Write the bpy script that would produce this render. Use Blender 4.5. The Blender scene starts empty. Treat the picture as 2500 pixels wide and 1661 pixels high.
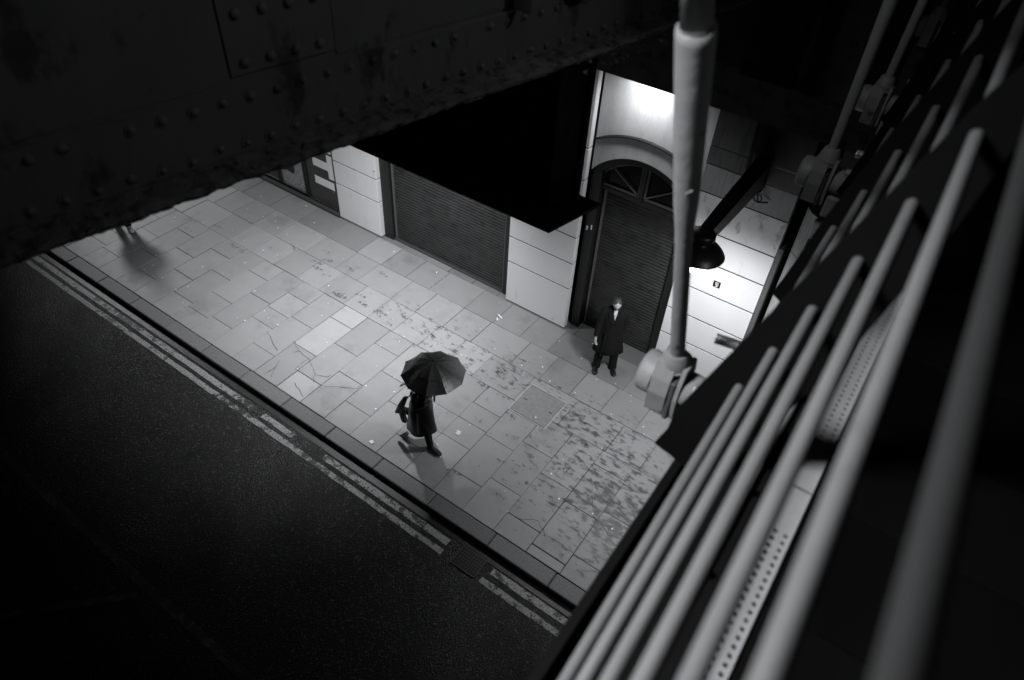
import bpy, bmesh, math, random
from mathutils import Vector, Matrix, noise
random.seed(7)
R = math.radians
V = Vector
sc = bpy.context.scene
COL = sc.collection

# ------------------------------------------------------------------ camera
cd = bpy.data.cameras.new('camera'); cam = bpy.data.objects.new('camera', cd); COL.objects.link(cam)
rx, upv, bk = V((.8170, .5744, .0516)), V((-.4288, .5452, .7203)), V((.3856, -.6106, .6917))
m3 = Matrix((rx, upv, bk)).transposed()
cam.matrix_world = Matrix.Translation((0, 0, 9.0)) @ m3.to_quaternion().to_matrix().to_4x4()
cd.sensor_width = 36; cd.lens = 24.63; cd.clip_start = .05; cd.clip_end = 300
cd.dof.use_dof = True; cd.dof.focus_distance = 9.0; cd.dof.aperture_fstop = 1.9
cd.dof.aperture_blades = 0
sc.camera = cam
# ------------------------------------------------------------------ world, view
w = bpy.data.worlds.new('World'); sc.world = w; w.use_nodes = True
wn = w.node_tree.nodes; wl = w.node_tree.links
sky = wn.new('ShaderNodeTexSky'); sky.sky_type = 'NISHITA'; sky.sun_disc = False
sky.sun_elevation = R(-6); sky.sun_rotation = R(200)
hs = wn.new('ShaderNodeHueSaturation'); hs.inputs['Saturation'].default_value = .12
wl.new(sky.outputs[0], hs.inputs['Color']); wl.new(hs.outputs[0], wn['Background'].inputs[0])
wn['Background'].inputs[1].default_value = .006
sc.view_settings.view_transform = 'Standard'; sc.view_settings.look = 'None'
sc.view_settings.exposure = 0; sc.view_settings.gamma = 1
sc.cycles.max_bounces = 5; sc.cycles.diffuse_bounces = 3; sc.cycles.glossy_bounces = 3
sc.cycles.caustics_reflective = False; sc.cycles.caustics_refractive = False
sc.cycles.sample_clamp_indirect = 4
sc.cycles.use_denoising = True

LT = (.965, .978, 1.0)
# energies of the street lamp, floodlights and added spotlights (fixtures are built further down)
E_STREET, E_MID, E_FAR, E_WASH, E_ADDED, E_UNDER = 105, 2150, 950, 130, 1050, 105

# ------------------------------------------------------------------ materials
def mat(name, base=.3, rough=.6, metal=0, var=0., vscale=3., bump=0., bscale=40., spec=.5, emit=0,
        stain=0., sscale=2., slo=.5, shi=.65, sval=.5, stretch=(1, 1, 1), attr=False, rvar=0.):
    m = bpy.data.materials.new(name); m.use_nodes = True
    nt = m.node_tree; N = nt.nodes; L = nt.links; b = N['Principled BSDF']
    b.inputs['Roughness'].default_value = rough; b.inputs['Metallic'].default_value = metal
    b.inputs['Specular IOR Level'].default_value = spec
    b.inputs['Base Color'].default_value = (base*.985, base*.99, base*1.0, 1)
    if emit:
        b.inputs['Emission Color'].default_value = (*LT, 1); b.inputs['Emission Strength'].default_value = emit
    tc = N.new('ShaderNodeTexCoord'); mp = N.new('ShaderNodeMapping'); mp.inputs['Scale'].default_value = stretch
    L.new(tc.outputs['Object'], mp.inputs[0])
    def noi(sc_, det=6, ro=.6):
        n = N.new('ShaderNodeTexNoise'); n.inputs['Scale'].default_value = sc_; n.inputs['Detail'].default_value = det
        n.inputs['Roughness'].default_value = ro; L.new(mp.outputs[0], n.inputs['Vector']); return n
    def math_(op, a, bb, clamp=False):
        n = N.new('ShaderNodeMath'); n.operation = op; n.use_clamp = clamp
        for i, x in enumerate((a, bb)):
            if isinstance(x, (int, float)): n.inputs[i].default_value = x
            else: L.new(x, n.inputs[i])
        return n.outputs[0]
    val = None
    if var:
        n = noi(vscale)
        val = math_('ADD', math_('MULTIPLY', math_('SUBTRACT', n.outputs[0], .5), 2*var), 1.0)
    if attr:
        a = N.new('ShaderNodeAttribute'); a.attribute_name = 'tone'
        val = math_('MULTIPLY', val, a.outputs['Fac']) if val else a.outputs['Fac']
    mask = None
    if stain:
        n = noi(sscale, 8, .65)
        mr = N.new('ShaderNodeMapRange'); mr.interpolation_type = 'SMOOTHSTEP'
        mr.inputs[1].default_value = slo; mr.inputs[2].default_value = shi
        mr.inputs[3].default_value = 1; mr.inputs[4].default_value = 1-stain
        L.new(n.outputs[0], mr.inputs[0]); mask = mr.outputs[0]
        val = math_('MULTIPLY', val, mask) if val else mask
    if val:
        c = math_('MULTIPLY', val, base, True); cc = N.new('ShaderNodeCombineColor')
        for i, k in enumerate((.985, .99, 1.0)): L.new(math_('MULTIPLY', c, k), cc.inputs[i])
        L.new(cc.outputs[0], b.inputs['Base Color'])
    if rvar:
        n = noi(vscale*2.3)
        L.new(math_('ADD', math_('MULTIPLY', math_('SUBTRACT', n.outputs[0], .5), 2*rvar), rough, True), b.inputs['Roughness'])
    if bump:
        n = noi(bscale, 4); bp = N.new('ShaderNodeBump'); bp.inputs['Strength'].default_value = bump
        bp.inputs['Distance'].default_value = .01; L.new(n.outputs[0], bp.inputs['Height']); L.new(bp.outputs[0], b.inputs['Normal'])
    m['_mask'] = 0
    return m

M = dict(
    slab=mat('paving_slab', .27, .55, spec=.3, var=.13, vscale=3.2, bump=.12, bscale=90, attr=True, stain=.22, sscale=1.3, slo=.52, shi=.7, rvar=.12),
    mortar=mat('joint_grit', .03, .9, bump=.3, bscale=60),
    kerb=mat('granite_kerb', .135, .6, var=.8, vscale=42, bump=.3, bscale=120, attr=True),
    cover=mat('manhole_iron', .20, .5, var=.35, vscale=14, bump=.4, bscale=60),
    iron=mat('cast_iron', .06, .45, metal=.5, var=.4, vscale=30, bump=.3, bscale=80),
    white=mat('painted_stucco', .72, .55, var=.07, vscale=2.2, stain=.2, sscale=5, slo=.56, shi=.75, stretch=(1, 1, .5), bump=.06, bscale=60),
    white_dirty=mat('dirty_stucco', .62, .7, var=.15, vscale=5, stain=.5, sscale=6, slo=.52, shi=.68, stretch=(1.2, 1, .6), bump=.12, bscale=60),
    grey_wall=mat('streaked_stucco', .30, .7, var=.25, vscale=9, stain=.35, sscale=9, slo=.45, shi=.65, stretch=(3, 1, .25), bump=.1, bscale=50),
    upper_wall=mat('dark_stucco', .10, .8, var=.4, vscale=5, stretch=(3, 1, .3), stain=.4, sscale=4, bump=.1, bscale=50),
    bay_wall=mat('arch_bay_render', .42, .38, var=.2, vscale=26, stain=.15, sscale=5, slo=.4, shi=.7, stretch=(1.6, 1, .4), bump=.05, bscale=90),
    dark_frame=mat('black_door_frame', .009, .5, var=.2, vscale=10),
    shutter=mat('shutter_steel', .036, .45, metal=.3, var=.65, vscale=1.6, stretch=(1, 1, 1.3), stain=.45, sscale=6, bump=.05, bscale=80),
    trim=mat('grey_trim', .10, .5, var=.2, vscale=10),
    glass=mat('dark_pane', .012, .12, var=.4, vscale=8, spec=.6),
    poster_dark=mat('dark_poster', .035, .35, var=.7, vscale=5),
    poster_rock=mat('rock_poster', .28, .4, var=.5, vscale=9, stain=.5, sscale=14, slo=.5, shi=.6),
    letter=mat('white_lettering', .75, .4, var=.04, vscale=4),
    black=mat('black_print', .012, .4),
    girder=mat('girder_paint', .15, .55, var=.3, vscale=4, stain=.6, sscale=5, slo=.56, shi=.66, stretch=(1, 1, .6), bump=.25, bscale=30, rvar=.15),
    rust=mat('rust_crust', .15, .85, var=.5, vscale=12, stain=.7, sscale=16, slo=.48, shi=.66, bump=.9, bscale=45),
    beam=mat('sooty_steel', .07, .75, var=.5, vscale=4, stain=.6, sscale=6, slo=.5, shi=.62, bump=.3, bscale=25),
    rod=mat('hanger_paint', .27, .55, var=.28, vscale=6, stain=.75, sscale=9, slo=.62, shi=.70, bump=.35, bscale=22, rvar=.15),
    rail=mat('brushed_tube', .20, .32, metal=.45, var=.35, vscale=5, stretch=(1, .35, 1), stain=.4, sscale=9, slo=.60, shi=.72, rvar=.12),
    handrail=mat('shaded_handrail', .022, .45, spec=.2, var=.3, vscale=5, stretch=(1, .35, 1)),  # shade on the top rail put into its colour
    strip=mat('aluminium_strip', .42, .5, metal=.3, var=.18, vscale=14, bump=.05, bscale=120),
    plate=mat('dark_plate', .004, .7, spec=.05, var=.3, vscale=5),
    stud=mat('zinc_thread', .55, .38, metal=.6, var=.2, vscale=30),
    tile=mat('deck_tile', .0030, 1.0, spec=.01, var=.3, vscale=4, bump=.1, bscale=70, attr=True),
    cable=mat('black_cable', .01, .6),
    lampblack=mat('lamp_black_paint', .012, .4),
    globe=mat('lit_globe', .8, .4, emit=14),
    lens=mat('lit_lens', .8, .4, emit=6),
    coat=mat('black_wool', .008, .9, spec=.2), leather=mat('black_leather', .005, .4, spec=.25, bump=.2, bscale=14),
    trouser=mat('black_trousers', .007, .8, spec=.2), shoe=mat('polished_shoe', .01, .22, spec=.7),
    trainer=mat('dark_trainer', .014, .6), sole=mat('white_sole', .85, .6), skin=mat('skin', .42, .5, var=.08, vscale=20),
    hair=mat('dark_hair', .035, .6, var=.4, vscale=40, stretch=(6, 6, 1)), shirt=mat('white_shirt', .5, .7), lip=mat('dark_feature', .08, .6),
    canopy=mat('black_nylon', .115, .36, spec=.9, var=.5, vscale=9, bump=.5, bscale=22), chrome=mat('bright_metal', .6, .2, metal=1),
    leafm=mat('pale_leaf', .6, .6, var=.3, vscale=30), paper=mat('white_litter', .8, .6),
)

def road_material():
    m = mat('wet_asphalt', .02, .42, spec=.28)
    nt = m.node_tree; N = nt.nodes; L = nt.links; b = N['Principled BSDF']
    tc = N.new('ShaderNodeTexCoord')
    v = N.new('ShaderNodeTexVoronoi'); v.inputs['Scale'].default_value = 55; L.new(tc.outputs['Object'], v.inputs['Vector'])
    n = N.new('ShaderNodeTexNoise'); n.inputs['Scale'].default_value = 38; n.inputs['Detail'].default_value = 5; L.new(tc.outputs['Object'], n.inputs['Vector'])
    n2 = N.new('ShaderNodeTexNoise'); n2.inputs['Scale'].default_value = .8; n2.inputs['Detail'].default_value = 4; L.new(tc.outputs['Object'], n2.inputs['Vector'])
    ad = N.new('ShaderNodeMath'); ad.operation = 'ADD'; L.new(v.outputs['Distance'], ad.inputs[0]); L.new(n.outputs[0], ad.inputs[1])
    bp = N.new('ShaderNodeBump'); bp.inputs['Strength'].default_value = .9; bp.inputs['Distance'].default_value = .008
    L.new(ad.outputs[0], bp.inputs['Height']); L.new(bp.outputs[0], b.inputs['Normal'])
    mr = N.new('ShaderNodeMapRange'); mr.inputs[1].default_value = .4; mr.inputs[2].default_value = .62
    mr.inputs[3].default_value = .30; mr.inputs[4].default_value = .55
    L.new(n2.outputs[0], mr.inputs[0]); L.new(mr.outputs[0], b.inputs['Roughness'])
    mc = N.new('ShaderNodeMapRange'); mc.inputs[1].default_value = .3; mc.inputs[2].default_value = .8
    mc.inputs[3].default_value = .002; mc.inputs[4].default_value = .014
    L.new(n.outputs[0], mc.inputs[0]); cc = N.new('ShaderNodeCombineColor')
    v2 = N.new('ShaderNodeTexVoronoi'); v2.inputs['Scale'].default_value = 48; L.new(tc.outputs['Object'], v2.inputs['Vector'])
    sp = N.new('ShaderNodeSeparateColor'); L.new(v2.outputs['Color'], sp.inputs[0])
    ch_ = N.new('ShaderNodeMapRange'); ch_.inputs[1].default_value = .86; ch_.inputs[2].default_value = .98; ch_.inputs[3].default_value = 0; ch_.inputs[4].default_value = .05  # pale asphalt chips, their colour also standing in for wet glints
    L.new(sp.outputs[0], ch_.inputs[0]); ad2 = N.new('ShaderNodeMath'); L.new(mc.outputs[0], ad2.inputs[0]); L.new(ch_.outputs[0], ad2.inputs[1])
    for i in range(3): L.new(ad2.outputs[0], cc.inputs[i])
    L.new(cc.outputs[0], b.inputs['Base Color'])
    return m

def paint_material(name, base, keep):
    """worn road paint: asphalt grit shows through where the noise is high"""
    m = mat(name, base, .5); nt = m.node_tree; N = nt.nodes; L = nt.links; b = N['Principled BSDF']
    tc = N.new('ShaderNodeTexCoord')
    n = N.new('ShaderNodeTexNoise'); n.inputs['Scale'].default_value = 7; n.inputs['Detail'].default_value = 9; n.inputs['Roughness'].default_value = .75
    L.new(tc.outputs['Object'], n.inputs['Vector'])
    n3 = N.new('ShaderNodeTexNoise'); n3.inputs['Scale'].default_value = 1.1; L.new(tc.outputs['Object'], n3.inputs['Vector'])
    ad = N.new('ShaderNodeMath'); ad.operation = 'MULTIPLY_ADD'; ad.inputs[1].default_value = .35
    L.new(n3.outputs[0], ad.inputs[0]); L.new(n.outputs[0], ad.inputs[2])
    mr = N.new('ShaderNodeMapRange'); mr.inputs[1].default_value = keep; mr.inputs[2].default_value = keep+.05
    mr.inputs[3].default_value = base; mr.inputs[4].default_value = .03
    L.new(ad.outputs[0], mr.inputs[0]); cc = N.new('ShaderNodeCombineColor')
    gn = N.new('ShaderNodeTexNoise'); gn.inputs['Scale'].default_value = 42; gn.inputs['Detail'].default_value = 3; L.new(tc.outputs['Object'], gn.inputs['Vector'])
    gr = N.new('ShaderNodeMapRange'); gr.inputs[1].default_value = .35; gr.inputs[2].default_value = .62; gr.inputs[3].default_value = .35; gr.inputs[4].default_value = 1.1
    L.new(gn.outputs[0], gr.inputs[0]); gm = N.new('ShaderNodeMath'); gm.operation = 'MULTIPLY'; L.new(gr.outputs[0], gm.inputs[0]); L.new(mr.outputs[0], gm.inputs[1])
    for i in range(3): L.new(gm.outputs[0], cc.inputs[i])
    L.new(cc.outputs[0], b.inputs['Base Color'])
    bn = N.new('ShaderNodeTexNoise'); bn.inputs['Scale'].default_value = 90; L.new(tc.outputs['Object'], bn.inputs['Vector'])
    bp = N.new('ShaderNodeBump'); bp.inputs['Strength'].default_value = .7; bp.inputs['Distance'].default_value = .006
    L.new(bn.outputs[0], bp.inputs['Height']); L.new(bp.outputs[0], b.inputs['Normal'])
    return m

def wet_material(name, lo, hi, sc_=9.):
    """dark wet film with a broken edge (real stain shapes); clear where dry"""
    m = mat(name, .05, .42, spec=.3); m.node_tree.nodes['Principled BSDF']
    nt = m.node_tree; N = nt.nodes; L = nt.links; b = N['Principled BSDF']
    tc = N.new('ShaderNodeTexCoord'); n = N.new('ShaderNodeTexNoise')
    n.inputs['Scale'].default_value = sc_; n.inputs['Detail'].default_value = 8; n.inputs['Roughness'].default_value = .62
    mp = N.new('ShaderNodeMapping'); mp.inputs['Scale'].default_value = (.6, 1.3, 1)
    L.new(tc.outputs['Object'], mp.inputs[0]); L.new(mp.outputs[0], n.inputs['Vector'])
    at = N.new('ShaderNodeAttribute'); at.attribute_name = 'tone'
    ad = N.new('ShaderNodeMath'); ad.operation = 'ADD'; L.new(n.outputs[0], ad.inputs[0]); L.new(at.outputs['Fac'], ad.inputs[1])
    mr = N.new('ShaderNodeMapRange'); mr.inputs[1].default_value = lo; mr.inputs[2].default_value = hi
    mr.inputs[3].default_value = 0; mr.inputs[4].default_value = .55
    L.new(ad.outputs[0], mr.inputs[0]); L.new(mr.outputs[0], b.inputs['Alpha'])
    return m

M['road'] = road_material()
M['yellow'] = paint_material('worn_yellow_paint', .31, .69)
M['faint'] = paint_material('worn_white_paint', .10, .60)
M['wet'] = wet_material('wet_film', .475, .60)
M['print'] = wet_material('shoe_print_film', .50, .64, 30.)

# ------------------------------------------------------------------ mesh helpers
class MB:
    def __init__(s): s.v = []; s.f = []; s.mi = []; s.tone = []; s.mats = []; s.cur = 0; s.t = 1.0; s.sm = []; s.smooth = False
    def use(s, m):
        if m not in s.mats: s.mats.append(m)
        s.cur = s.mats.index(m); return s
    def add(s, vs, fs, smooth=None):
        o = len(s.v); s.v += [V(p) for p in vs]
        for f in fs:
            s.f.append([i+o for i in f]); s.mi.append(s.cur); s.tone.append(s.t); s.sm.append(s.smooth if smooth is None else smooth)
    def box(s, x0, x1, y0, y1, z0, z1, bev=0., xf=None):
        if bev:
            b = min(bev, (x1-x0)/2.01, (y1-y0)/2.01, (z1-z0)/2.01)
            # chamfered box: 24 verts
            vs = []; idx = {}
            for ix, X in ((0, x0), (1, x1)):
                for iy, Y in ((0, y0), (1, y1)):
                    for iz, Z in ((0, z0), (1, z1)):
                        sx, sy, sz = (1, -1)[ix]*b, (1, -1)[iy]*b, (1, -1)[iz]*b
                        for k, p in enumerate(((X, Y+sy, Z+sz), (X+sx, Y, Z+sz), (X+sx, Y+sy, Z))):
                            idx[ix, iy, iz, k] = len(vs); vs.append(p)
            F = []
            for i in (0, 1):
                q = [(i, 0, 0, 0), (i, 1, 0, 0), (i, 1, 1, 0), (i, 0, 1, 0)]; F.append(q)
                q = [(0, i, 0, 1), (1, i, 0, 1), (1, i, 1, 1), (0, i, 1, 1)]; F.append(q)
                q = [(0, 0, i, 2), (1, 0, i, 2), (1, 1, i, 2), (0, 1, i, 2)]; F.append(q)
            for i in (0, 1):
                for j in (0, 1):
                    F.append([(i, j, 0, 0), (i, j, 1, 0), (i, j, 1, 1), (i, j, 0, 1)])
                    F.append([(i, 0, j, 0), (i, 1, j, 0), (i, 1, j, 2), (i, 0, j, 2)])
                    F.append([(0, i, j, 1), (1, i, j, 1), (1, i, j, 2), (0, i, j, 2)])
                    for k in (0, 1): F.append([(i, j, k, 0), (i, j, k, 1), (i, j, k, 2)])
            F = [[idx[q] for q in f] for f in F]
        else:
            vs = [(x, y, z) for x in (x0, x1) for y in (y0, y1) for z in (z0, z1)]
            F = [(0, 1, 3, 2), (4, 6, 7, 5), (0, 4, 5, 1), (2, 3, 7, 6), (0, 2, 6, 4), (1, 5, 7, 3)]
        if xf: vs = [xf(V(p)) for p in vs]
        s.add(vs, F, False); return s
    def tube(s, pts, rads, seg=12, cap=True, smooth=True):
        pts = [V(p) for p in pts]
        if isinstance(rads, (int, float)): rads = [rads]*len(pts)
        vs = []; n = len(pts); ref = None
        for i, p in enumerate(pts):
            d = (pts[min(i+1, n-1)]-pts[max(i-1, 0)])
            if d.length < 1e-9: d = V((0, 0, 1))
            d.normalize()
            if ref is None: ref = V((0, 0, 1)) if abs(d.z) < .9 else V((1, 0, 0))
            a = ref - d*ref.dot(d)
            if a.length < 1e-6: a = d.orthogonal()
            a.normalize(); ref = a; b = d.cross(a)
            for k in range(seg):
                t = 2*math.pi*k/seg; vs.append(p+(a*math.cos(t)+b*math.sin(t))*rads[i])
        F = [(i*seg+k, i*seg+(k+1) % seg, (i+1)*seg+(k+1) % seg, (i+1)*seg+k) for i in range(n-1) for k in range(seg)]
        s.add(vs, F, smooth)
        if cap:
            s.add(vs[:seg], [list(range(seg))[::-1]], False); s.add(vs[-seg:], [list(range(seg))], False)
        return s
    def loft(s, rings, seg=20, smooth=True, cap=True, fn=None):
        """rings: (centre, half-axis a, half-axis b) ellipses"""
        vs = []
        for j, (c, a, b) in enumerate(rings):
            for k in range(seg):
                t = 2*math.pi*k/seg; p = V(c)+V(a)*math.cos(t)+V(b)*math.sin(t)
                if fn: p = fn(j, k, t, p)
                vs.append(p)
        n = len(rings)
        F = [(i*seg+k, i*seg+(k+1) % seg, (i+1)*seg+(k+1) % seg, (i+1)*seg+k) for i in range(n-1) for k in range(seg)]
        s.add(vs, F, smooth)
        if cap: s.add(vs[:seg], [list(range(seg))[::-1]], False); s.add(vs[-seg:], [list(range(seg))], False)
        return s
    def prism(s, poly, d, xf=None, smooth=False):
        """polygon (list of 3-D points) extruded by vector d"""
        n = len(poly); d = V(d); vs = [V(p) for p in poly]+[V(p)+d for p in poly]
        if xf: vs = [xf(p) for p in vs]
        s.add(vs, [list(range(n))[::-1], [n+i for i in range(n)]]+[(i, (i+1) % n, n+(i+1) % n, n+i) for i in range(n)], smooth)
        return s
    def dome(s, c, nrm, r, h=None, seg=10, rows=4):
        """rivet or bolt head"""
        c = V(c); nrm = V(nrm).normalized(); h = h or r*.75; a = nrm.orthogonal().normalized(); b = nrm.cross(a); vs = []
        for i in range(rows):
            t = math.pi/2*i/rows
            for k in range(seg):
                u = 2*math.pi*k/seg; vs.append(c+(a*math.cos(u)+b*math.sin(u))*r*math.cos(t)+nrm*h*math.sin(t))
        vs.append(c+nrm*h)
        F = [(i*seg+k, i*seg+(k+1) % seg, (i+1)*seg+(k+1) % seg, (i+1)*seg+k) for i in range(rows-1) for k in range(seg)]
        F += [((rows-1)*seg+k, (rows-1)*seg+(k+1) % seg, rows*seg) for k in range(seg)]
        s.add(vs, F, True); return s
    def build(s, name, m=None, parent=None, loc=(0, 0, 0), fix=True):
        me = bpy.data.meshes.new(name); off = V(loc)
        base = V(parent['_w']) if parent is not None else V((0, 0, 0))
        org = off if parent is None else base
        me.from_pydata([tuple(p-org) for p in s.v], [], s.f)
        ms = s.mats or [m]
        for x in ms: me.materials.append(x if not isinstance(x, str) else M[x])
        me.polygons.foreach_set('material_index', s.mi); me.polygons.foreach_set('use_smooth', s.sm)
        at = me.attributes.new('tone', 'FLOAT', 'FACE'); at.data.foreach_set('value', s.tone)
        if fix:
            bm = bmesh.new(); bm.from_mesh(me); bmesh.ops.recalc_face_normals(bm, faces=bm.faces); bm.to_mesh(me); bm.free()
        me.update()
        o = bpy.data.objects.new(name, me); COL.objects.link(o)
        if parent is not None: o.parent = parent; o['_w'] = tuple(base)
        else: o.location = off; o['_w'] = tuple(off)
        return o

def each(b, name, m=None, parent=None, **kw):
    '''one object per separate piece of the builder'''
    par = {}
    def find(a):
        while par.setdefault(a, a) != a: a = par[a]
        return a
    key = [tuple(round(c, 5) for c in p) for p in b.v]
    for f in b.f:
        r0 = find(key[f[0]])
        for i in f[1:]: par[find(key[i])] = r0
    groups = {}
    for n, f in enumerate(b.f): groups.setdefault(find(key[f[0]]), []).append(n)
    out = []
    for fs in groups.values():
        c = MB(); c.mats = list(b.mats); mp = {}
        for n in fs:
            g = []
            for i in b.f[n]:
                if i not in mp: mp[i] = len(c.v); c.v.append(b.v[i])
                g.append(mp[i])
            c.f.append(g); c.mi.append(b.mi[n]); c.tone.append(b.tone[n]); c.sm.append(b.sm[n])
        out.append(c.build(name, m, parent, **kw))
    return out

def tag(o, label=None, cat=None, group=None, kind=None):
    if label: o['label'] = label
    if cat: o['category'] = cat
    if group: o['group'] = group
    if kind: o['kind'] = kind
    return o
def thing(name, loc, label, cat, group=None):
    o = bpy.data.objects.new(name, None); COL.objects.link(o); o.location = loc; o['_w'] = tuple(loc); o.empty_display_size = .1
    return tag(o, label, cat, group)
def lamp(name, kind, loc, energy, parent=None, size=.1, target=None, spot=None, blend=.5):
    l = bpy.data.lights.new(name, kind); l.energy = energy; l.color = LT
    if kind in ('POINT', 'SPOT'): l.shadow_soft_size = size
    if kind == 'SPOT': l.spot_size = R(spot); l.spot_blend = blend
    o = bpy.data.objects.new(name, l); COL.objects.link(o)
    base = V(parent['_w']) if parent is not None else V((0, 0, 0))
    o.location = V(loc)-base
    if parent is not None: o.parent = parent
    if target is not None: o.rotation_euler = (V(target)-V(loc)).to_track_quat('-Z', 'Y').to_euler()
    return o

# ================================================================== GROUND
RZ = -.12
b = MB(); b.use('road')
b.add([(-60, -40, RZ), (40, -40, RZ), (40, 4.275, RZ), (-60, 4.275, RZ)], [(0, 1, 2, 3)])
tag(b.build('road', 'road'), kind='structure')

# pavement: every slab a bevelled block, joints between them
b = MB(); b.use('mortar'); b.box(-40, 14, 4.53, 10.4, -.3, -.012)
b.use('slab')
def slab(x0, x1, y0, y1, tone=None, g=.005):
    if x1-x0 < .03 or y1-y0 < .03: return
    b.t = tone if tone else random.gauss(1, .035)
    g1 = g*random.choice((.12, .3, .6, .9, 1.2)); dz = random.gauss(0, .0016); tx = random.gauss(0, .0022); ty = random.gauss(0, .0022)
    cx, cy = (x0+x1)/2, (y0+y1)/2
    def xf(p):
        return V((p.x+.001*math.sin(p.y*40), p.y, p.z+(dz+(p.x-cx)*tx+(p.y-cy)*ty if p.z > -.02 else 0)))
    b.box(x0+g1, x1-g1, y0+g1, y1-g1, -.05, 0, .006, xf)
PX = -13.23-.57*12; k = 0; xs = []
while PX < 8: xs.append(PX); PX += .5705
special = {(-7.58, 5.44): 1.33, (-8.14, 5.03): 1.22, (-8.14, 5.44): 1.2}
for i in range(len(xs)-1):
    x0, x1 = xs[i], xs[i+1]; xm = (x0+x1)/2
    ph = 0 if (i % 2) else .44
    if xm > -3.7: ph += random.choice((-.22, -.1, 0, .12))
    ys = [4.53]; y = 4.57+ph-.88
    while y < 6.6:
        if y > 4.62: ys.append(y+random.gauss(0, .012))
        y += .88
    ys.append(6.757)
    for j in range(len(ys)-1):
        t = None
        if abs(xm+7.8) < .28 and ys[j] > 4.9: t = 1.27
        if abs(xm+7.24) < .28 and ys[j+1] < 5.6: t = 1.24
        if random.random() < .07 and ys[j+1]-ys[j] > .7:   # broken slabs
            c = random.uniform(.4, .6); s_ = random.gauss(0, .06)
            slab(x0, x1, ys[j], ys[j]+(ys[j+1]-ys[j])*c, t, .003); slab(x0, x1, ys[j]+(ys[j+1]-ys[j])*c, ys[j+1], (t or 1)+s_, .003)
        else: slab(x0, x1, ys[j], ys[j+1], t)
# rows between the long joint and the wall; the manhole leaves its hole open
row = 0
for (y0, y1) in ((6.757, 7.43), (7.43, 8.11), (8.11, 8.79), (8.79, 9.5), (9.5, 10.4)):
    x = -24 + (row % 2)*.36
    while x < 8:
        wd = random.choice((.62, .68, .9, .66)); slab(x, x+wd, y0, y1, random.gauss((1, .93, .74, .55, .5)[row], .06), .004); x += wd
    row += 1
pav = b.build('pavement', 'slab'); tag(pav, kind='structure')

b = MB(); b.use('kerb'); xj = [-5.07-1.03*n for n in range(20, 0, -1)]+[-5.07, -3.99, -2.88]+[-2.88+1.03*n for n in range(1, 12)]
for i in range(len(xj)-1):
    b.t = random.gauss(1, .1); g = .006
    b.box(xj[i]+g, xj[i+1]-g, 4.272, 4.524, -.35, random.gauss(0, .002), .014)
b.use('mortar'); b.box(xj[0], xj[-1], 4.285, 4.52, -.34, -.02)
tag(b.build('kerb', 'kerb'), kind='structure')

# road markings: two worn yellow lines by the kerb, a faint centre line and hatches
def ribbon(name, m, x0, x1, yc, wd, z=RZ+.004, wob=.012, step=.18, parent=None):
    b = MB(); b.use(m); vs = []; x = x0; n = 0
    while x < x1+.001:
        dw = random.gauss(0, wob*.5); dd = noise.noise(V((x*.9, yc, 0)))*wob
        vs += [(x, yc-wd/2+dd+dw*.6, z), (x, yc+wd/2+dd+random.gauss(0, wob*.3), z)]; x += step; n += 1
    b.add(vs, [(2*i, 2*i+2, 2*i+3, 2*i+1) for i in range(n-1)])
    return b
yl = MB(); yl.use('yellow')
for seg_ in ((-30, -7.36, 4.035, .10), (-7.3, -6.42, 4.03, .10), (-5.9, -3.22, 4.04, .105), (-2.62, 9, 4.055, .10), (-30, -3.22, 3.865, .088), (-2.68, 9, 3.865, .088)):
    r_ = ribbon('x', 'yellow', *seg_[:2], seg_[2], seg_[3]); yl.add(r_.v, r_.f)
tag(yl.build('yellow_lines', 'yellow', fix=False), kind='structure')
wl_ = MB(); wl_.use('faint')
r_ = ribbon('x', 'faint', -40, 12, 1.12, .12); wl_.add(r_.v, r_.f)
def quad(mb, a, c, wd, z):
    a, c = V((*a, z)), V((*c, z)); d = (c-a).normalized(); n = V((-d.y, d.x, 0))*wd/2
    mb.add([a-n, c-n, c+n, a+n], [(0, 1, 2, 3)])
quad(wl_, (-6.2, .98), (-7.7, -.62), .1, RZ+.005); quad(wl_, (-9.1, .87), (-10.6, -.75), .2, RZ+.005); quad(wl_, (-3.3, 1.0), (-4.8, -.6), .1, RZ+.005)
tag(wl_.build('white_markings', 'faint', fix=False), kind='structure')
# kerb-side channel strip, black wet gutter
b = MB(); b.use(mat('gutter_asphalt', .016, .35, var=.5, vscale=30, bump=.4, bscale=90))
b.add([(-40, 4.13, RZ+.008), (14, 4.13, RZ+.008), (14, 4.272, RZ+.008), (-40, 4.272, RZ+.008)], [(0, 1, 2, 3)])
tag(b.build('gutter'), kind='structure')

# wet patches near the doorway (thin water film with broken outline), tone carries how wet
b = MB(); b.use('wet'); nx, ny = 60, 34
def wetness(x, y):
    g1 = math.exp(-((x+1.7)/1.25)**2-((y-6.0)/.85)**2)*.16
    g2 = math.exp(-((x+3.0)/1.5)**2-((y-7.0)/.5)**2)*.075
    g3 = math.exp(-((x+.8)/1.0)**2-((y-5.2)/.7)**2)*.12
    g4 = math.exp(-((x+4.8)/2.6)**2-((y-7.2)/.42)**2)*.068
    return -.13+g1+g2+g3+g4
for i in range(nx):
    for j in range(ny):
        x0, x1 = -8+9*i/nx, -8+9*(i+1)/nx; y0, y1 = 4.6+3.6*j/ny, 4.6+3.6*(j+1)/ny
        b.t = wetness((x0+x1)/2, (y0+y1)/2)
        if b.t > -.12: b.add([(x0, y0, .007), (x1, y0, .007), (x1, y1, .007), (x0, y1, .007)], [(0, 1, 2, 3)])
tag(b.build('wet_patches', 'wet', fix=False), kind='structure')
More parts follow.
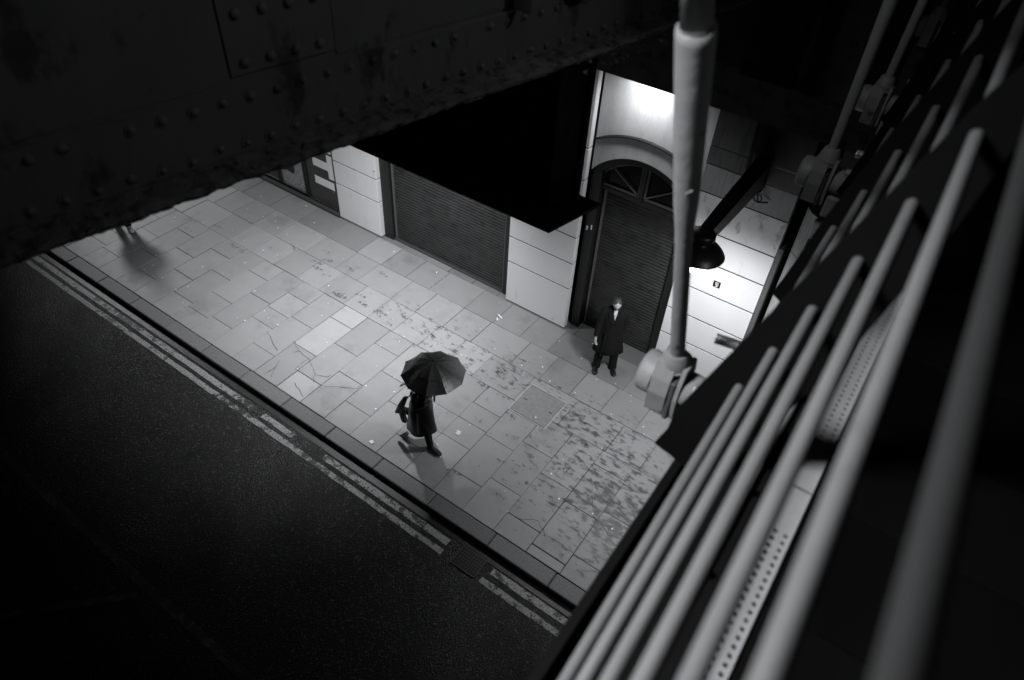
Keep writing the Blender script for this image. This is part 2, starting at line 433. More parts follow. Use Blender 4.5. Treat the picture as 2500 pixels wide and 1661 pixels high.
# shoe prints
b = MB(); b.use('print')
def shoe_print(x, y, a, s_=1.):
    ca, sa = math.cos(a), math.sin(a)
    def P(u, v_): return (x+(u*ca-v_*sa)*s_, y+(u*sa+v_*ca)*s_, .0085+random.random()*.0006)
    b.t = random.uniform(-.10, .05)
    z = random.random()*.0005
    for cu, ru, rv in ((.055, .085, .045), (-.085, .038, .033)):
        pts = []
        for k in range(14):
            t = 2*math.pi*k/14; pts.append(P(cu+ru*math.cos(t), rv*math.sin(t)*(1-.12*math.cos(t))))
        zz = pts[0][2]; b.add([(p[0], p[1], zz) for p in pts], [list(range(14))])
for n in range(95):
    t = random.random(); x = -12.5+10.5*t**.8; y = random.gauss(7.15-.05*t, .33)
    if x > -4.4 and random.random() < .5: y = random.uniform(5.2, 7.6)
    if not (4.8 < y < 8.3): continue
    a = random.gauss(0, .2)+random.choice((0, math.pi)); shoe_print(x, y, a)
for n in range(26): shoe_print(random.uniform(-4.2, -.8), random.uniform(4.8, 7.2), random.gauss(.15, .3)+random.choice((0, math.pi)))
tag(b.build('shoe_prints', 'print', fix=False), kind='stuff')

# slab cracks: thin dark grooves lying on the broken slabs
b = MB(); b.use('mortar')
def crack(pts):
    for (p, q) in zip(pts[:-1], pts[1:]):
        p_, q_ = V((*p, .0068)), V((*q, .0068)); n = 4; prev = p_
        for i in range(1, n+1):
            c = p_.lerp(q_, i/n)+V((random.gauss(0, .012), random.gauss(0, .012), 0))*(i < n)
            d = (c-prev)
            if d.length > 1e-4:
                nn = V((-d.y, d.x, 0)).normalized()*random.uniform(.0015, .004)
                b.add([prev-nn, c-nn, c+nn, prev+nn], [(0, 1, 2, 3)])
            prev = c
for L_ in ([(-8.11, 5.48), (-7.87, 5.35), (-7.58, 5.33), (-7.25, 5.15), (-7.08, 4.97)], [(-7.58, 5.33), (-7.56, 4.99)], [(-7.87, 5.35), (-7.89, 5.26)],
           [(-7.19, 5.13), (-7.0, 5.21), (-7.0, 5.28)], [(-7.94, 4.98), (-7.74, 4.62)], [(-7.88, 4.85), (-7.89, 4.59)], [(-8.68, 5.34), (-8.16, 5.13)],
           [(-6.94, 4.99), (-6.42, 5.32), (-6.41, 5.43)], [(-7.33, 4.78), (-6.99, 4.65)]): crack(L_)
crack([(-2.1, 5.9), (-1.9, 5.6), (-1.55, 5.45)]); crack([(-2.75, 4.9), (-2.5, 5.05), (-2.3, 4.9)]); crack([(-1.6, 4.75), (-1.3, 4.9)])
tag(b.build('slab_cracks', 'mortar', fix=False), kind='structure')

# manhole cover
mh = thing('manhole_cover', (-3.74, 6.89, 0), 'square recessed metal manhole cover let into the pavement slabs', 'manhole cover')
b = MB(); b.use('strip')
for (x0, x1, y0, y1) in ((-4.11, -3.37, 6.53, 6.55), (-4.11, -3.37, 7.23, 7.25), (-4.11, -4.09, 6.55, 7.23), (-3.39, -3.37, 6.55, 7.23)): b.box(x0, x1, y0, y1, -.02, .011, .002)
b.build('frame', 'strip', mh)
b = MB(); b.use('cover'); b.box(-4.082, -3.398, 6.558, 7.222, -.02, .009, .003); b.build('lid', 'cover', mh)
b = MB(); b.use('iron')
for s_ in (-1, 1): b.box(-3.74+s_*.25-.03, -3.74+s_*.25+.03, 6.88, 6.90, .009, .013, .001)
each(b, 'keyhole', 'iron', mh)
# drain grate
dg = thing('drain_grate', (-2.97, 4.0, RZ), 'square iron gutter grate sunk in the road beside the kerb', 'drain')
b = MB(); b.use('iron'); X0, X1, Y0, Y1 = -3.18, -2.76, 3.81, 4.18; zt = RZ+.018
for (x0, x1, y0, y1) in ((X0, X1, Y0, Y0+.02), (X0, X1, Y1-.02, Y1), (X0, X0+.02, Y0+.02, Y1-.02), (X1-.02, X1, Y0+.02, Y1-.02)): b.box(x0, x1, y0, y1, RZ-.05, zt, .003)
b.build('frame', 'iron', dg)
b = MB(); b.use('iron')
for i in range(1, 9): x = X0+.02+(X1-X0-.04)*i/9; b.box(x-.006, x+.006, Y0+.02, Y1-.02, RZ-.04, zt-.003, .002)
for i in range(1, 7): y = Y0+.02+(Y1-Y0-.04)*i/7; b.box(X0+.02, X1-.02, y-.006, y+.006, RZ-.04, zt-.006, .002)
b.build('bars', 'iron', dg)
b = MB(); b.use('black'); b.box(X0+.02, X1-.02, Y0+.02, Y1-.02, RZ+.002, RZ+.005); b.build('pit', 'black', dg)

# ================================================================== BUILDING
WY = 8.80
bl = thing('arcade_building', (-5, WY, 0), 'white stuccoed shop front under the bridge with roller shutters and an arched doorway', 'building')
def pillar(x0, x1, joints, top, ret, mats, seams=(), name='pillar'):
    b = MB(); zs = [.03]+list(joints)+[top]; g = .009
    b.use('black'); b.box(x0+.006, x1-.006, WY+.005, WY+ret-.01, .02, top)
    for i in range(len(zs)-1):
        z0, z1 = zs[i]+(g if i else 0), zs[i+1]-(g if i < len(zs)-2 else 0)
        b.use(mats[min(i, len(mats)-1)]); xx = [x0]+list(seams)+[x1]
        for j in range(len(xx)-1):
            b.box(xx[j]+(.0015 if j else 0), xx[j+1]-(.0015 if j < len(xx)-2 else 0), WY, WY+ret-.002, z0, z1, .006)
    return b.build(name, None, bl)
pillar(-10.28, -9.05, (.88, 1.42, 1.98, 2.54), 5.2, .16, ['white'], (-9.66,))
pillar(-5.775, -4.42, (.97, 1.535, 2.085, 2.65, 3.2, 3.76), 5.2, .12, ['white'])
pillar(-2.60, -1.28, (1.02, 1.575, 2.125, 2.67, 3.185, 3.77, 4.2, 4.47), 5.2, .14, ['white', 'white', 'white', 'white', 'white', 'white_dirty', 'grey_wall', 'upper_wall', 'upper_wall'])  # upper blocks step to greyer and darker stucco
pillar(-16.2, -14.6, (.88, 1.42, 1.98, 2.54), 5.2, .16, ['white'], (-15.4,))
# small round hole on the first pillar, number plate on the lit pillar
b = MB(); b.use('black'); b.tube([(-9.10, WY-.004, 1.60), (-9.10, WY+.01, 1.60)], .016, 10); b.build('anchor_hole', 'black', bl)
npl = MB(); npl.use('black'); npl.box(-1.99, -1.88, WY-.012, WY-.001, 2.315, 2.425, .002); n_o = npl.build('number_plate', 'black', bl)
b = MB(); b.use('letter'); y0, y1 = WY-.016, WY-.0125
b.tube([V((-1.935+.021*math.cos(t), WY-.0135, 2.385+.021*math.sin(t))) for t in [2*math.pi*i_/14 for i_ in range(15)]], .0065, 6, cap=False)
b.tube([(-1.914, WY-.0135, 2.385), (-1.914, WY-.0135, 2.355), (-1.925, WY-.0135, 2.338), (-1.952, WY-.0135, 2.336)], .0065, 6)
b.build('numeral', 'letter', n_o); tag(n_o, 'small square plate reading 9')

# backing wall and plinth
b = MB(); b.use('upper_wall'); b.box(-30, -16.2, WY+.05, WY+.5, 0, 7.4); b.box(-1.0, 12, WY+.32, WY+.8, 0, 7.4)
b.box(-16.2, -1.0, WY+.10, WY+.6, 5.2, 7.4); b.box(-5.8, -5.4, WY+.16, WY+.5, 0, 5.2)
each(b, 'wall', None, bl)
b = MB(); b.use('black'); b.box(-30, -1.0, 9.6, 9.9, -.02, 5.2); b.build('back_wall', None, bl)
b = MB(); b.use('mortar'); b.box(-8.82, -5.9, 8.93, 9.02, 0, .035, .008); b.box(-14.6, -10.28, 8.76, 8.86, 0, .07, .01); each(b, 'plinth', None, bl)

# roller shutters: curved slats as one continuous corrugated sheet
def shutter(x0, x1, y, z0, z1, pitch=.068, name='roller_shutter'):
    b = MB(); b.use('shutter'); z = z0; vs = []; cols = 8; prof = [(0, 0), (.12, .010), (.38, .019), (.66, .017), (.9, .006)]
    rows = 0
    while z < z1:
        for (u, d) in prof:
            for c in range(cols+1):
                x = x0+(x1-x0)*c/cols; vs.append((x, y-d+.003*noise.noise(V((x*1.5, z*2, 3))), min(z+u*pitch, z1)))
            rows += 1
        z += pitch
    F = [(r*(cols+1)+c, r*(cols+1)+c+1, (r+1)*(cols+1)+c+1, (r+1)*(cols+1)+c) for r in range(rows-1) for c in range(cols)]
    b.add(vs, F, False); o = b.build(name, 'shutter', bl, fix=False)
    b = MB(); b.use('shutter'); b.box(x0, x1, y-.03, y+.01, z0-.06, z0-.002, .004); b.build('bottom_rail', 'shutter', o)
    for xx in (x0-.035, x1):
        b = MB(); b.use('trim'); b.box(xx, xx+.035, y-.05, y+.02, z0-.06, z1, .004); b.build('guide_rail', 'trim', o)
    return o
shutter(-8.76, -5.99, 9.02, .065, 3.4)
b = MB(); b.use('dark_frame'); b.box(-9.05, -8.80, 8.90, 9.1, .0, 3.6, .01); b.box(-5.95, -5.78, 8.92, 9.12, 0, 3.6, .01); b.box(-8.80, -5.95, 8.92, 9.15, 3.42, 5.2, .01)
each(b, 'door_jamb', 'dark_frame', bl)
shutter(-4.17, -2.76, 9.20, .065, 3.02, .066)
# arch bay: jamb frame, fanlight, rendered wall above with a hood moulding
AC, AZ, AR = -3.55, 2.72, 1.06       # arc of the dark frame: centre, radius
AYF = 9.0
def arc(cx, cz, r, a0, a1, n): return [(cx+r*math.cos(a0+(a1-a0)*i/n), cz+r*math.sin(a0+(a1-a0)*i/n)) for i in range(n+1)]
def arc_x(cx, cz, r, x0, x1, n):      # points of the arc between two x
    out = []
    for i in range(n+1):
        x = x0+(x1-x0)*i/n; out.append((x, cz+math.sqrt(max(r*r-(x-cx)**2, 0))))
    return out
xl, xr = -4.40, -2.62
outer = arc_x(AC, AZ, AR, xl, xr, 24); inner = arc_x(AC, AZ, AR-.125, xl+.17, xr-.17, 24)
# rendered wall with the arched opening cut out
def wall_above(b, pts, top, y0, y1):
    for i in range(len(pts)-1):
        (xa, za), (xb, zb) = pts[i], pts[i+1]
        b.add([(xa, y0, za), (xb, y0, zb), (xb, y0, top), (xa, y0, top), (xa, y1, za), (xb, y1, zb)], [(0, 1, 2, 3), (0, 4, 5, 1)], False)
b = MB(); b.use('bay_wall'); wall_above(b, outer, 5.2, 8.95, 9.12); b.build('arch_wall', None, bl, fix=False)
b = MB(); b.use('dark_frame')
for i in range(24):
    (a0, c0), (a1, c1) = outer[i], outer[i+1]; (p0, q0), (p1, q1) = inner[i], inner[i+1]
    b.add([(a0, 9.01, c0), (a1, 9.01, c1), (p1, 9.01, q1), (p0, 9.01, q0), (p0, 9.16, q0), (p1, 9.16, q1)], [(0, 1, 2, 3), (3, 2, 5, 4)], False)
b.box(xl, xl+.17, 9.01, 9.25, 0, outer[0][1]); b.box(xr-.17, xr, 9.01, 9.25, 0, outer[-1][1])
b.box(-3.585, -3.515, 9.06, 9.18, 3.05, 3.66); b.box(xl+.17, xr-.17, 9.07, 9.24, 3.02, 3.055)
b.build('arch_frame', None, bl, fix=False)
b = MB(); b.use('dark_frame')
hood = arc_x(AC-.02, 2.55, 1.56, xl, xr, 30)
for i in range(30):
    (a0, c0), (a1, c1) = hood[i], hood[i+1]
    b.add([(a0, 8.948, c0), (a1, 8.948, c1), (a1, 8.90, c1), (a0, 8.90, c0), (a0, 8.948, c0+.028), (a1, 8.948, c1+.028), (a1, 8.90, c1+.02), (a0, 8.90, c0+.02)], [(0, 1, 2, 3), (4, 5, 6, 7), (3, 2, 6, 7)], False)
b.build('hood_moulding', None, bl, fix=False)
# fanlight: two quarter sashes with a diagonal bar
fl = MB(); fl.use('glass'); fl.add([(xl+.17, 9.17, 3.0)]+[(x, 9.17, z) for x, z in inner]+[(xr-.17, 9.17, 3.0)], [list(range(len(inner)+2))]); fo = fl.build('fanlight', 'glass', bl, fix=False)
def bar(b, p, q, y=9.11, wd=.032, th=.03):
    p, q = V((p[0], 0, p[1])), V((q[0], 0, q[1])); d = (q-p).normalized(); n = V((-d.z, 0, d.x))*wd/2
    b.prism([V((0, y, 0))+p-n, V((0, y, 0))+q-n, V((0, y, 0))+q+n, V((0, y, 0))+p+n], (0, th, 0))
for sgn in (-1, 1):
    b = MB(); b.use('trim')
    cxn = -3.55+sgn*.055; zb = 3.085; rr = AR-.165
    xo = -3.55+sgn*.80
    pts = arc_x(AC, AZ, rr, xo, cxn, 12)
    pts[0] = (pts[0][0], max(pts[0][1], zb))
    for i in range(12): bar(b, pts[i], pts[i+1])
    bar(b, (cxn, zb), pts[-1]); bar(b, (xo, zb), (cxn, zb)); bar(b, (cxn-sgn*-.02, zb+.02), pts[4], wd=.02)
    b.build('sash', 'trim', fo)
# keypad and sticker on the dark jamb
b = MB(); b.use('letter'); b.box(-4.36, -4.335, 9.0, 9.009, 2.22, 2.27); b.box(-4.28, -4.26, 9.0, 9.009, 2.23, 2.32); b.box(-4.37, -4.345, 9.0, 9.009, 2.19, 2.205); each(b, 'door_sticker', 'letter', bl)

# shop windows left of the first pillar
def window(x0, x1, z0, z1, m, name='shop_window'):
    b = MB(); b.use(m); b.box(x0, x1, 8.872, 8.885, z0, z1); o = b.build(name, m, bl)
    b = MB(); b.use('dark_frame'); t = .045
    for (a, c, d, e) in ((x0-t, x0, z0-t, z1+t), (x1, x1+t, z0-t, z1+t), (x0, x1, z0-t, z0), (x0, x1, z1, z1+t)): b.box(a, c, 8.845, 8.90, d, e, .004)
    b.build('frame', 'dark_frame', o); return o
wa = window(-11.27, -10.34, .12, 2.9, 'poster_dark')
wb = window(-12.17, -11.38, .16, 2.9, 'poster_rock')
wc = window(-13.2, -12.28, .16, 2.9, 'poster_dark')
wd_ = window(-14.5, -13.3, .16, 2.9, 'poster_rock')
b = MB(); b.use('dark_frame'); b.box(-14.6, -10.29, 8.90, 8.98, 2.95, 5.2); b.box(-14.6, -10.29, 8.9, 8.95, 0, .12); each(b, 'shop_fascia', None, bl)
# white letters turned on their side: T above I, with a small round mark
b = MB(); b.use('letter'); y0, y1 = 8.866, 8.8715
b.box(-10.55, -10.40, y0, y1, .84, 1.41); b.box(-11.0, -10.55, y0, y1, 1.02, 1.21)
b.box(-11.01, -10.42, y0, y1, .58, .765); b.box(-10.56, -10.40, y0, y1, 1.47, 1.72); b.box(-11.0, -10.56, y0, y1, 1.60, 1.72)
b.build('window_lettering', 'letter', wa)
b = MB(); b.use('trim'); b.tube([(-10.47, y0+.003, .525), (-10.47, y1, .525)], .03, 16); b.build('round_mark', 'trim', wa)
b = MB(); b.use('poster_dark'); b.use('dark_frame')
b.loft([((-11.82, 8.868, z), (r, 0, 0), (0, .004, 0)) for z, r in ((.52, .08), (.56, .12), (.62, .14), (1.2, .15))], 18); b.build('printed_mug', None, wb)

# column right of the lit pillar, downpipe and soffit of the colonnade
b = MB(); b.use('grey_wall')
b.use('trim'); b.box(-1.27, -1.20, WY-.01, WY+.5, 0, 3.35, .01)
b.build('pilaster_edge', None, bl)
col = thing('stone_column', (-.6, 8.7, 0), 'round grey stone column standing right of the lit white pillar', 'column')
b = MB(); b.use('grey_wall')
for (z0, z1) in ((0, .9), (.912, 1.8), (1.812, 2.7), (2.712, 3.43), (3.442, 4.12)):
    b.loft([((-.72, 8.84, z0), (.40, 0, 0), (0, .30, 0)), ((-.72, 8.84, z1), (.40, 0, 0), (0, .30, 0))], 32)
b.build('shaft', None, col)
b = MB(); b.use('grey_wall'); b.box(-.95, -.30, 8.48, 8.60, 2.9, 4.12, .02); b.build('facing_panel', None, col)
b = MB(); b.use('black'); b.box(-.93, -.80, 8.44, 8.485, 3.72, 3.86, .004); b.build('junction_box', None, col)

# ================================================================== RAILWAY BRIDGE
GD, GN, GP = V((.203, .979, 0)).normalized(), V((.979, -.203, 0)).normalized(), -2.468
def G(a, n, z): p = GD*a+GN*(GP+n); return V((p.x, p.y, z))
def gx(p): return G(p.x, p.y, p.z)
rb = thing('railway_bridge', (-2.4, 0, 7.4), 'old riveted iron railway girder bridge crossing over the street, peeling and rusty', 'bridge')
b = MB(); b.use('girder')
b.box(-8, 14, -.04, -.018, 7.60, 11.2, 0, gx)               # web plate
for (a0, a1, z1) in ((-4, -.35, 9.6), (-.34, 1.0, 9.6), (1.45, 2.42, 9.6)):
    b.box(a0, a1, -.0178, -.0135, 7.852, z1, .002, gx)
b.box(1.004, 1.446, -.0178, -.008, 7.872, 9.6, .003, gx)    # cover plate with rivets
for a in (2.42, 5.0, 7.4):                                  # stiffeners
    b.box(a, a+.016, -.018, .10, 7.84, 9.6, .003, gx)
for (a0) in (1.065, 1.17, 1.275, 1.38):
    for z in (7.915, 8.085, 8.2, 8.32): b.dome(G(a0, -.008, z), GN, .021)
b.tube([G(2.86, -.018, 7.93), G(2.86, .05, 7.93)], .115, 28)
b.box(2.62, 3.08, -.0176, -.004, 7.853, 8.3, .003, gx)
b.build('web_plate', None, rb)
b = MB(); b.use('girder')
z0, z1 = 7.585, 7.838                                       # vertical leg of the bottom angle, slightly uneven
na = 260
vs = []
for i in range(na+1):
    a = -8+22*i/na
    for (n, z) in ((-.017, z1), (.0, z1-.006+.003*noise.noise(V((a*6, 0, 0)))), (.0, z0), (-.017, z0)):
        vs.append(G(a, n+.0012*noise.noise(V((a*4, z*5, 2))), z))
b.add(vs, [(i*4+k, i*4+(k+1) % 4, (i+1)*4+(k+1) % 4, (i+1)*4+k) for i in range(na) for k in range(4)], False)
a = .398-.11*40
while a < 13.5:
    for (n_, zz, off, jit) in ((0, 7.796, 0, .002), (0, 7.622, .055, .004)):
        if random.random() < .97:
            aa = a+off+random.gauss(0, .003); zz_ = zz+random.gauss(0, jit)
            b.dome(G(aa, .001, zz_), GN, random.uniform(.014, .0195), random.uniform(.010, .016), seg=9)
            if random.random() < .75: b.tube([G(aa, 0, zz_), G(aa, .004, zz_)], random.uniform(.022, .027), 12)
    a += .11
b.build('bottom_angle', None, rb)
# corroded flange with a ragged outer edge, two plates thick and flaking
b = MB(); b.use('rust'); nseg = 1500; vs = []
def rag(a, s_): return .012*noise.noise(V((a*5, s_, 0)))+.008*noise.noise(V((a*17, s_, 5)))+.004*noise.noise(V((a*55, s_, 9)))
for i in range(nseg+1):
    a = -4+14.0*i/nseg; e = .130+rag(a, 1); t_ = .5+.5*noise.noise(V((a*2.2, 3, 3)))
    for (n, z) in ((-.03, 7.592), (.02, 7.590+.006*noise.noise(V((a*20, 1, 1)))), (.07, 7.582+.010*noise.noise(V((a*13, 4, 1)))), (.12, 7.576+.010*noise.noise(V((a*15, 7, 1)))),
                   (e-.004, 7.566+.006*noise.noise(V((a*30, 8, 2)))), (e, 7.556), (e-.012+rag(a, 4)*.8, 7.548), (e-.014+rag(a, 6), 7.536+.004*noise.noise(V((a*40, 2, 2)))), (-.03, 7.530)):
        vs.append(G(a, n, z))
K = 9
b.add(vs, [(i*K+k, i*K+(k+1) % K, (i+1)*K+(k+1) % K, (i+1)*K+k) for i in range(nseg) for k in range(K)], False)
for n in range(170):                                        # loose scabs of rust on the ledge
    a = random.uniform(-3, 6); nn = random.uniform(.03, .165); s_ = random.uniform(.004, .016)
    c = G(a, nn, 7.584-(nn > .1)*.006)
    b.add([c+V((random.gauss(0, s_), random.gauss(0, s_), random.random()*.008)) for _ in range(5)], [(0, 1, 2), (1, 2, 3), (2, 3, 4), (0, 3, 4)], False)
fl_ = b.build('bottom_flange', None, rb, fix=True)
# deck of the railway over the street and the crosshead girder along the kerb
b = MB(); b.use('beam')
b.box(-14, 14, -9, -.3, 8.6, 9.3, 0, gx); b.box(-8, 14, -.36, -.05, 7.62, 7.70, 0, gx)
for a in range(-7, 14, 2): b.box(a, a+.16, -9, -.05, 7.75, 8.59, .01, gx)
each(b, 'cross_girder', None, rb)
ch = MB(); ch.use('beam')
# flange plate with its right end cut along the railway direction (corner at x -2.465, y 4.374)
zb = 5.5; k_ = GD.x/GD.y
def para(x0, x1, y0, y1, za, zc): return [V((x0+(y0-4.374)*k_, y0, za)), V((x1+(y0-4.374)*k_, y0, za)), V((x1+(y1-4.374)*k_, y1, za)), V((x0+(y1-4.374)*k_, y1, za))], (0, 0, zc-za)
ch.prism(*para(-30, -2.465, 4.374, 5.03, zb, zb+.03))
ch.prism(*para(-30, -2.67, 4.95, 5.00, zb+.03, 8.0))
ch.prism(*para(-30, -2.50, 4.38, 5.0, 8.0, 8.05))
for x in (-2.70, -3.62, -4.9, -6.2, -7.6):
    ch.prism(*para(x-.03, x, 4.62, 4.948, zb+.03, 8.0))
ch.prism(*para(-3.16, -2.78, 4.925, 4.948, zb+.2, 7.6))
for i in range(46):
    x = -2.62-.12*i
    ch.dome((x, 4.84, zb+.03), (0, 0, 1), .018, seg=8, rows=3)
    if i % 2: ch.dome((x-.03, 4.52, zb+.03), (0, 0, 1), .018, seg=8, rows=3)
ch.use('rust')
for n in range(60):
    c = V((random.uniform(-6, -2.6), random.uniform(4.39, 4.8), zb+.032)); s_ = random.uniform(.004, .012)
    ch.add([c+V((random.gauss(0, s_), random.gauss(0, s_), random.random()*.006)) for _ in range(4)], [(0, 1, 2), (1, 2, 3)], False)
ch.build('crosshead_girder', None, rb)
# ragged edge crust on the crosshead flange
b = MB(); b.use('beam'); vs = []; n_ = 500
for i in range(n_+1):
    x = -9+6.535*i/n_
    for (dy, z) in ((.0, zb+.031), (-.012+rag(x, 21)*.7, zb+.016), (.0, zb-.002)): vs.append(V((x+(dy)*k_, 4.374+dy, z)))
b.add(vs, [(i*3+k, i*3+k+1, (i+1)*3+k+1, (i+1)*3+k) for i in range(n_) for k in range(2)], False)
b.build('flange_crust', None, rb, fix=False)
# soffit beam along the wall top and hanging box girder right of the doorway
b = MB(); b.use('beam')
b.box(-30, 12, 8.20, 8.50, 5.25, 6.4)
b.box(-2.7, 12, 6.9, 7.25, 6.3, 8.5)
b.prism(*para(-2.15, -1.15, 6.25, 6.86, 6.5, 8.5))
each(b, 'soffit_beam', None, rb)
# torn crust above the arch: hanging flake on the girder bottom
b = MB(); b.use('rust')
for n in range(120):
    a = random.uniform(2.75, 3.5); c = G(a, random.uniform(-.02, .19), 7.515+random.uniform(-.02, .02)); s_ = random.uniform(.004, .014)
    b.add([c+V((random.gauss(0, s_), random.gauss(0, s_), random.gauss(0, s_*.5))) for _ in range(6)], [(0, 1, 2), (1, 2, 3), (2, 3, 4), (0, 3, 4), (3, 4, 5)], False)
b.build('rust_scabs', None, rb)['kind'] = 'stuff'

# ================================================================== FOOTBRIDGE
fb = thing('footbridge', (0, 0, 7.4), 'steel footbridge edge with dark deck tiles, steel tube railing and pale hanger rods', 'footbridge')
DZ = 7.4
b = MB(); b.use('plate'); b.box(.12, 4.4, -3, 14, DZ-.12, DZ-.008)
b.use('tile'); ty = [1.42+.379*i for i in range(-12, 30)]
for i in range(len(ty)-1):
    x = .118+(0 if i % 2 else .0)
    for (xa, xb) in ((.118, .735), (.735, 1.35), (1.35, 2.0), (2.0, 2.65), (2.65, 3.3), (3.3, 3.95)):
        b.t = random.gauss(1, .12); o_ = 0 if xa < .2 else (.19 if i % 2 else 0)
        b.box(xa+.003, xb-.003, ty[i]+.003, ty[i+1]-.003, DZ-.04, DZ+random.gauss(0, .0008), .003)
b.build('deck', None, fb)
# perforated cover strips, holes modelled
def strip(y0, y1, holes):
    b = MB(); b.use('strip'); x0, xm, x1 = .050, .0800, .1135; zt = DZ+.006; p = .0253; r = .0062
    def flat(ya, yb, xa, xb): b.add([(xa, ya, zt), (xb, ya, zt), (xb, yb, zt), (xa, yb, zt)], [(0, 1, 2, 3)], False)
    if holes[0] > y0+.001: flat(y0, holes[0], x0, x1)
    n = int((holes[1]-holes[0])/p); yy = holes[0]
    for i in range(n):
        for (xc) in (.0720, .0985):
            xa, xb = (x0+.011, .0853) if xc < .08 else (.0853, x1-.003); cy = yy+p/2; seg = 12
            ring = [(xc+r*math.cos(2*math.pi*k/seg+.26), cy+r*math.sin(2*math.pi*k/seg+.26), zt) for k in range(seg)]
            ring2 = [(q[0], q[1], zt-.006) for q in ring]; sq = []
            for k in range(seg):
                t = 2*math.pi*k/seg+.26; c_, s_ = math.cos(t), math.sin(t)
                sx = ((xb-xc) if c_ > 0 else (xc-xa))/max(abs(c_), 1e-6); sy = (p/2)/max(abs(s_), 1e-6); q = min(sx, sy)
                sq.append((xc+c_*q, cy+s_*q, zt))
            corners = [(xb, cy+p/2, zt), (xa, cy+p/2, zt), (xa, cy-p/2, zt), (xb, cy-p/2, zt)]
            vs = ring+sq+ring2+corners
            F = [(k, (k+1) % seg, seg+(k+1) % seg, seg+k) for k in range(seg)]+[(k, 2*seg+k, 2*seg+(k+1) % seg, (k+1) % seg) for k in range(seg)]
            for ci, kk in ((0, 0), (1, 0), (2, 0), (3, 0)):
                ang = math.atan2(corners[ci][1]-cy, corners[ci][0]-xc) % (2*math.pi)
                k = int(((ang-.26) % (2*math.pi))/(2*math.pi/seg)) % seg; F.append((seg+k, seg+(k+1) % seg, 3*seg+ci))
            b.add(vs, F, False)
        flat(yy, yy+p, x0, x0+.011); flat(yy, yy+p, x1-.003, x1); yy += p
    if y1 > yy: flat(yy, y1, x0, x1)
    b.add([(x0, y0, zt), (x0, y1, zt), (x0, y1, zt-.03), (x0, y0, zt-.03), (x1, y0, zt), (x1, y1, zt), (x1, y1, zt-.03), (x1, y0, zt-.03)], [(0, 1, 2, 3), (4, 5, 6, 7)], False)
    b.use('black'); b.box(x0+.002, x1-.002, y0, y1, DZ-.03, DZ-.02)
    return b.build('perforated_strip', None, fb, fix=False)
for (y0, y1) in ((-.42, 1.413), (1.418, 3.25), (3.255, 5.09), (5.095, 6.93)): strip(y0, y1, (y0+.16, y1-.145))
# kick edge: dark channel, thin pale cable tray with clips, outer fascia
b = MB(); b.use('plate'); b.box(-.20, -.06, -3, 14, DZ-.20, DZ-.05); b.box(-.02, .046, -3, 14, DZ-.2, DZ-.02, .003); b.box(-.262, -.232, -3, 14, DZ-.42, DZ-.10, .004); b.box(-.232, .12, -3, 14, DZ-.42, DZ-.20)
b.box(.125, 4.2, -3, 14, DZ-.5, DZ-.13)
each(b, 'edge_beam', None, fb)
b = MB(); b.use('strip'); b.box(-.056, -.030, -3, 14, DZ-.04, DZ+.0, .004)
b.use('black')
for y in (1.02, 1.32, 1.75, 2.24, 2.74, 3.2, 3.7): b.box(-.060, -.026, y, y+.018, DZ-.04, DZ+.012, .003)
b.build('cable_tray', None, fb)
# tilted posts (dark plates) and seven tubes
PU = V((.256, .025, .966)).normalized()
def P0(k, Y): # rail k centre at distance Y along
    base = V((.038, 1.417, 8.453)); p = base-PU*.16*k; y = Y-1.417; return V((p.x-.023*y, p.y+y, p.z))
RD = V((-.023, 1, 0)).normalized()
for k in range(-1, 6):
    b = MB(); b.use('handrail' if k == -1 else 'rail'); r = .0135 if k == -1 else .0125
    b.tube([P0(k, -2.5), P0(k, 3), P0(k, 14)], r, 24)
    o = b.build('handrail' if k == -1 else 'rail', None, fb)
    if k > -1: o['group'] = 'railing tubes'
bay = .905
for n in range(-3, 13):
    if n in (-1, 0) : pass
    Y = 1.405+bay*n
    if n in (-1,): continue
    b = MB(); b.use('plate')
    c = lambda k, off: P0(k, Y)+V((.966, 0, -.256))*off
    left = [c(7.4, -.07), c(6.9, -.068), c(6.35, -.085), c(5, -.076), c(3, -.062), c(1, -.045), c(-.4, -.032), c(-.85, -.02)]
    if n > 0: left = [c(7.2, -.02), c(6.9, -.02), c(6.35, -.025), c(5, -.045), c(3, -.055), c(1, -.045), c(-.4, -.032), c(-.85, -.02)]
    right = [c(-.85, .02), c(-.4, .05), c(1, .09), c(3, .12), c(5, .13), c(6.3, .13), c(7.0, .12), c(7.4, .10)]
    b.prism(left+right, RD*.014)
    o = b.build('railing_post', None, fb); o['group'] = 'railing posts'
    for p in ((-.228, 7.438), (-.255, 7.338)):
        b = MB(); b.use('stud')
        b.dome((p[0], Y-.001, p[1]), (0, -1, 0), .013, .012, seg=12)
        b.tube([(p[0], Y-.004, p[1]), (p[0], Y, p[1])], .014, 6)
        b.build('bolt', None, o)
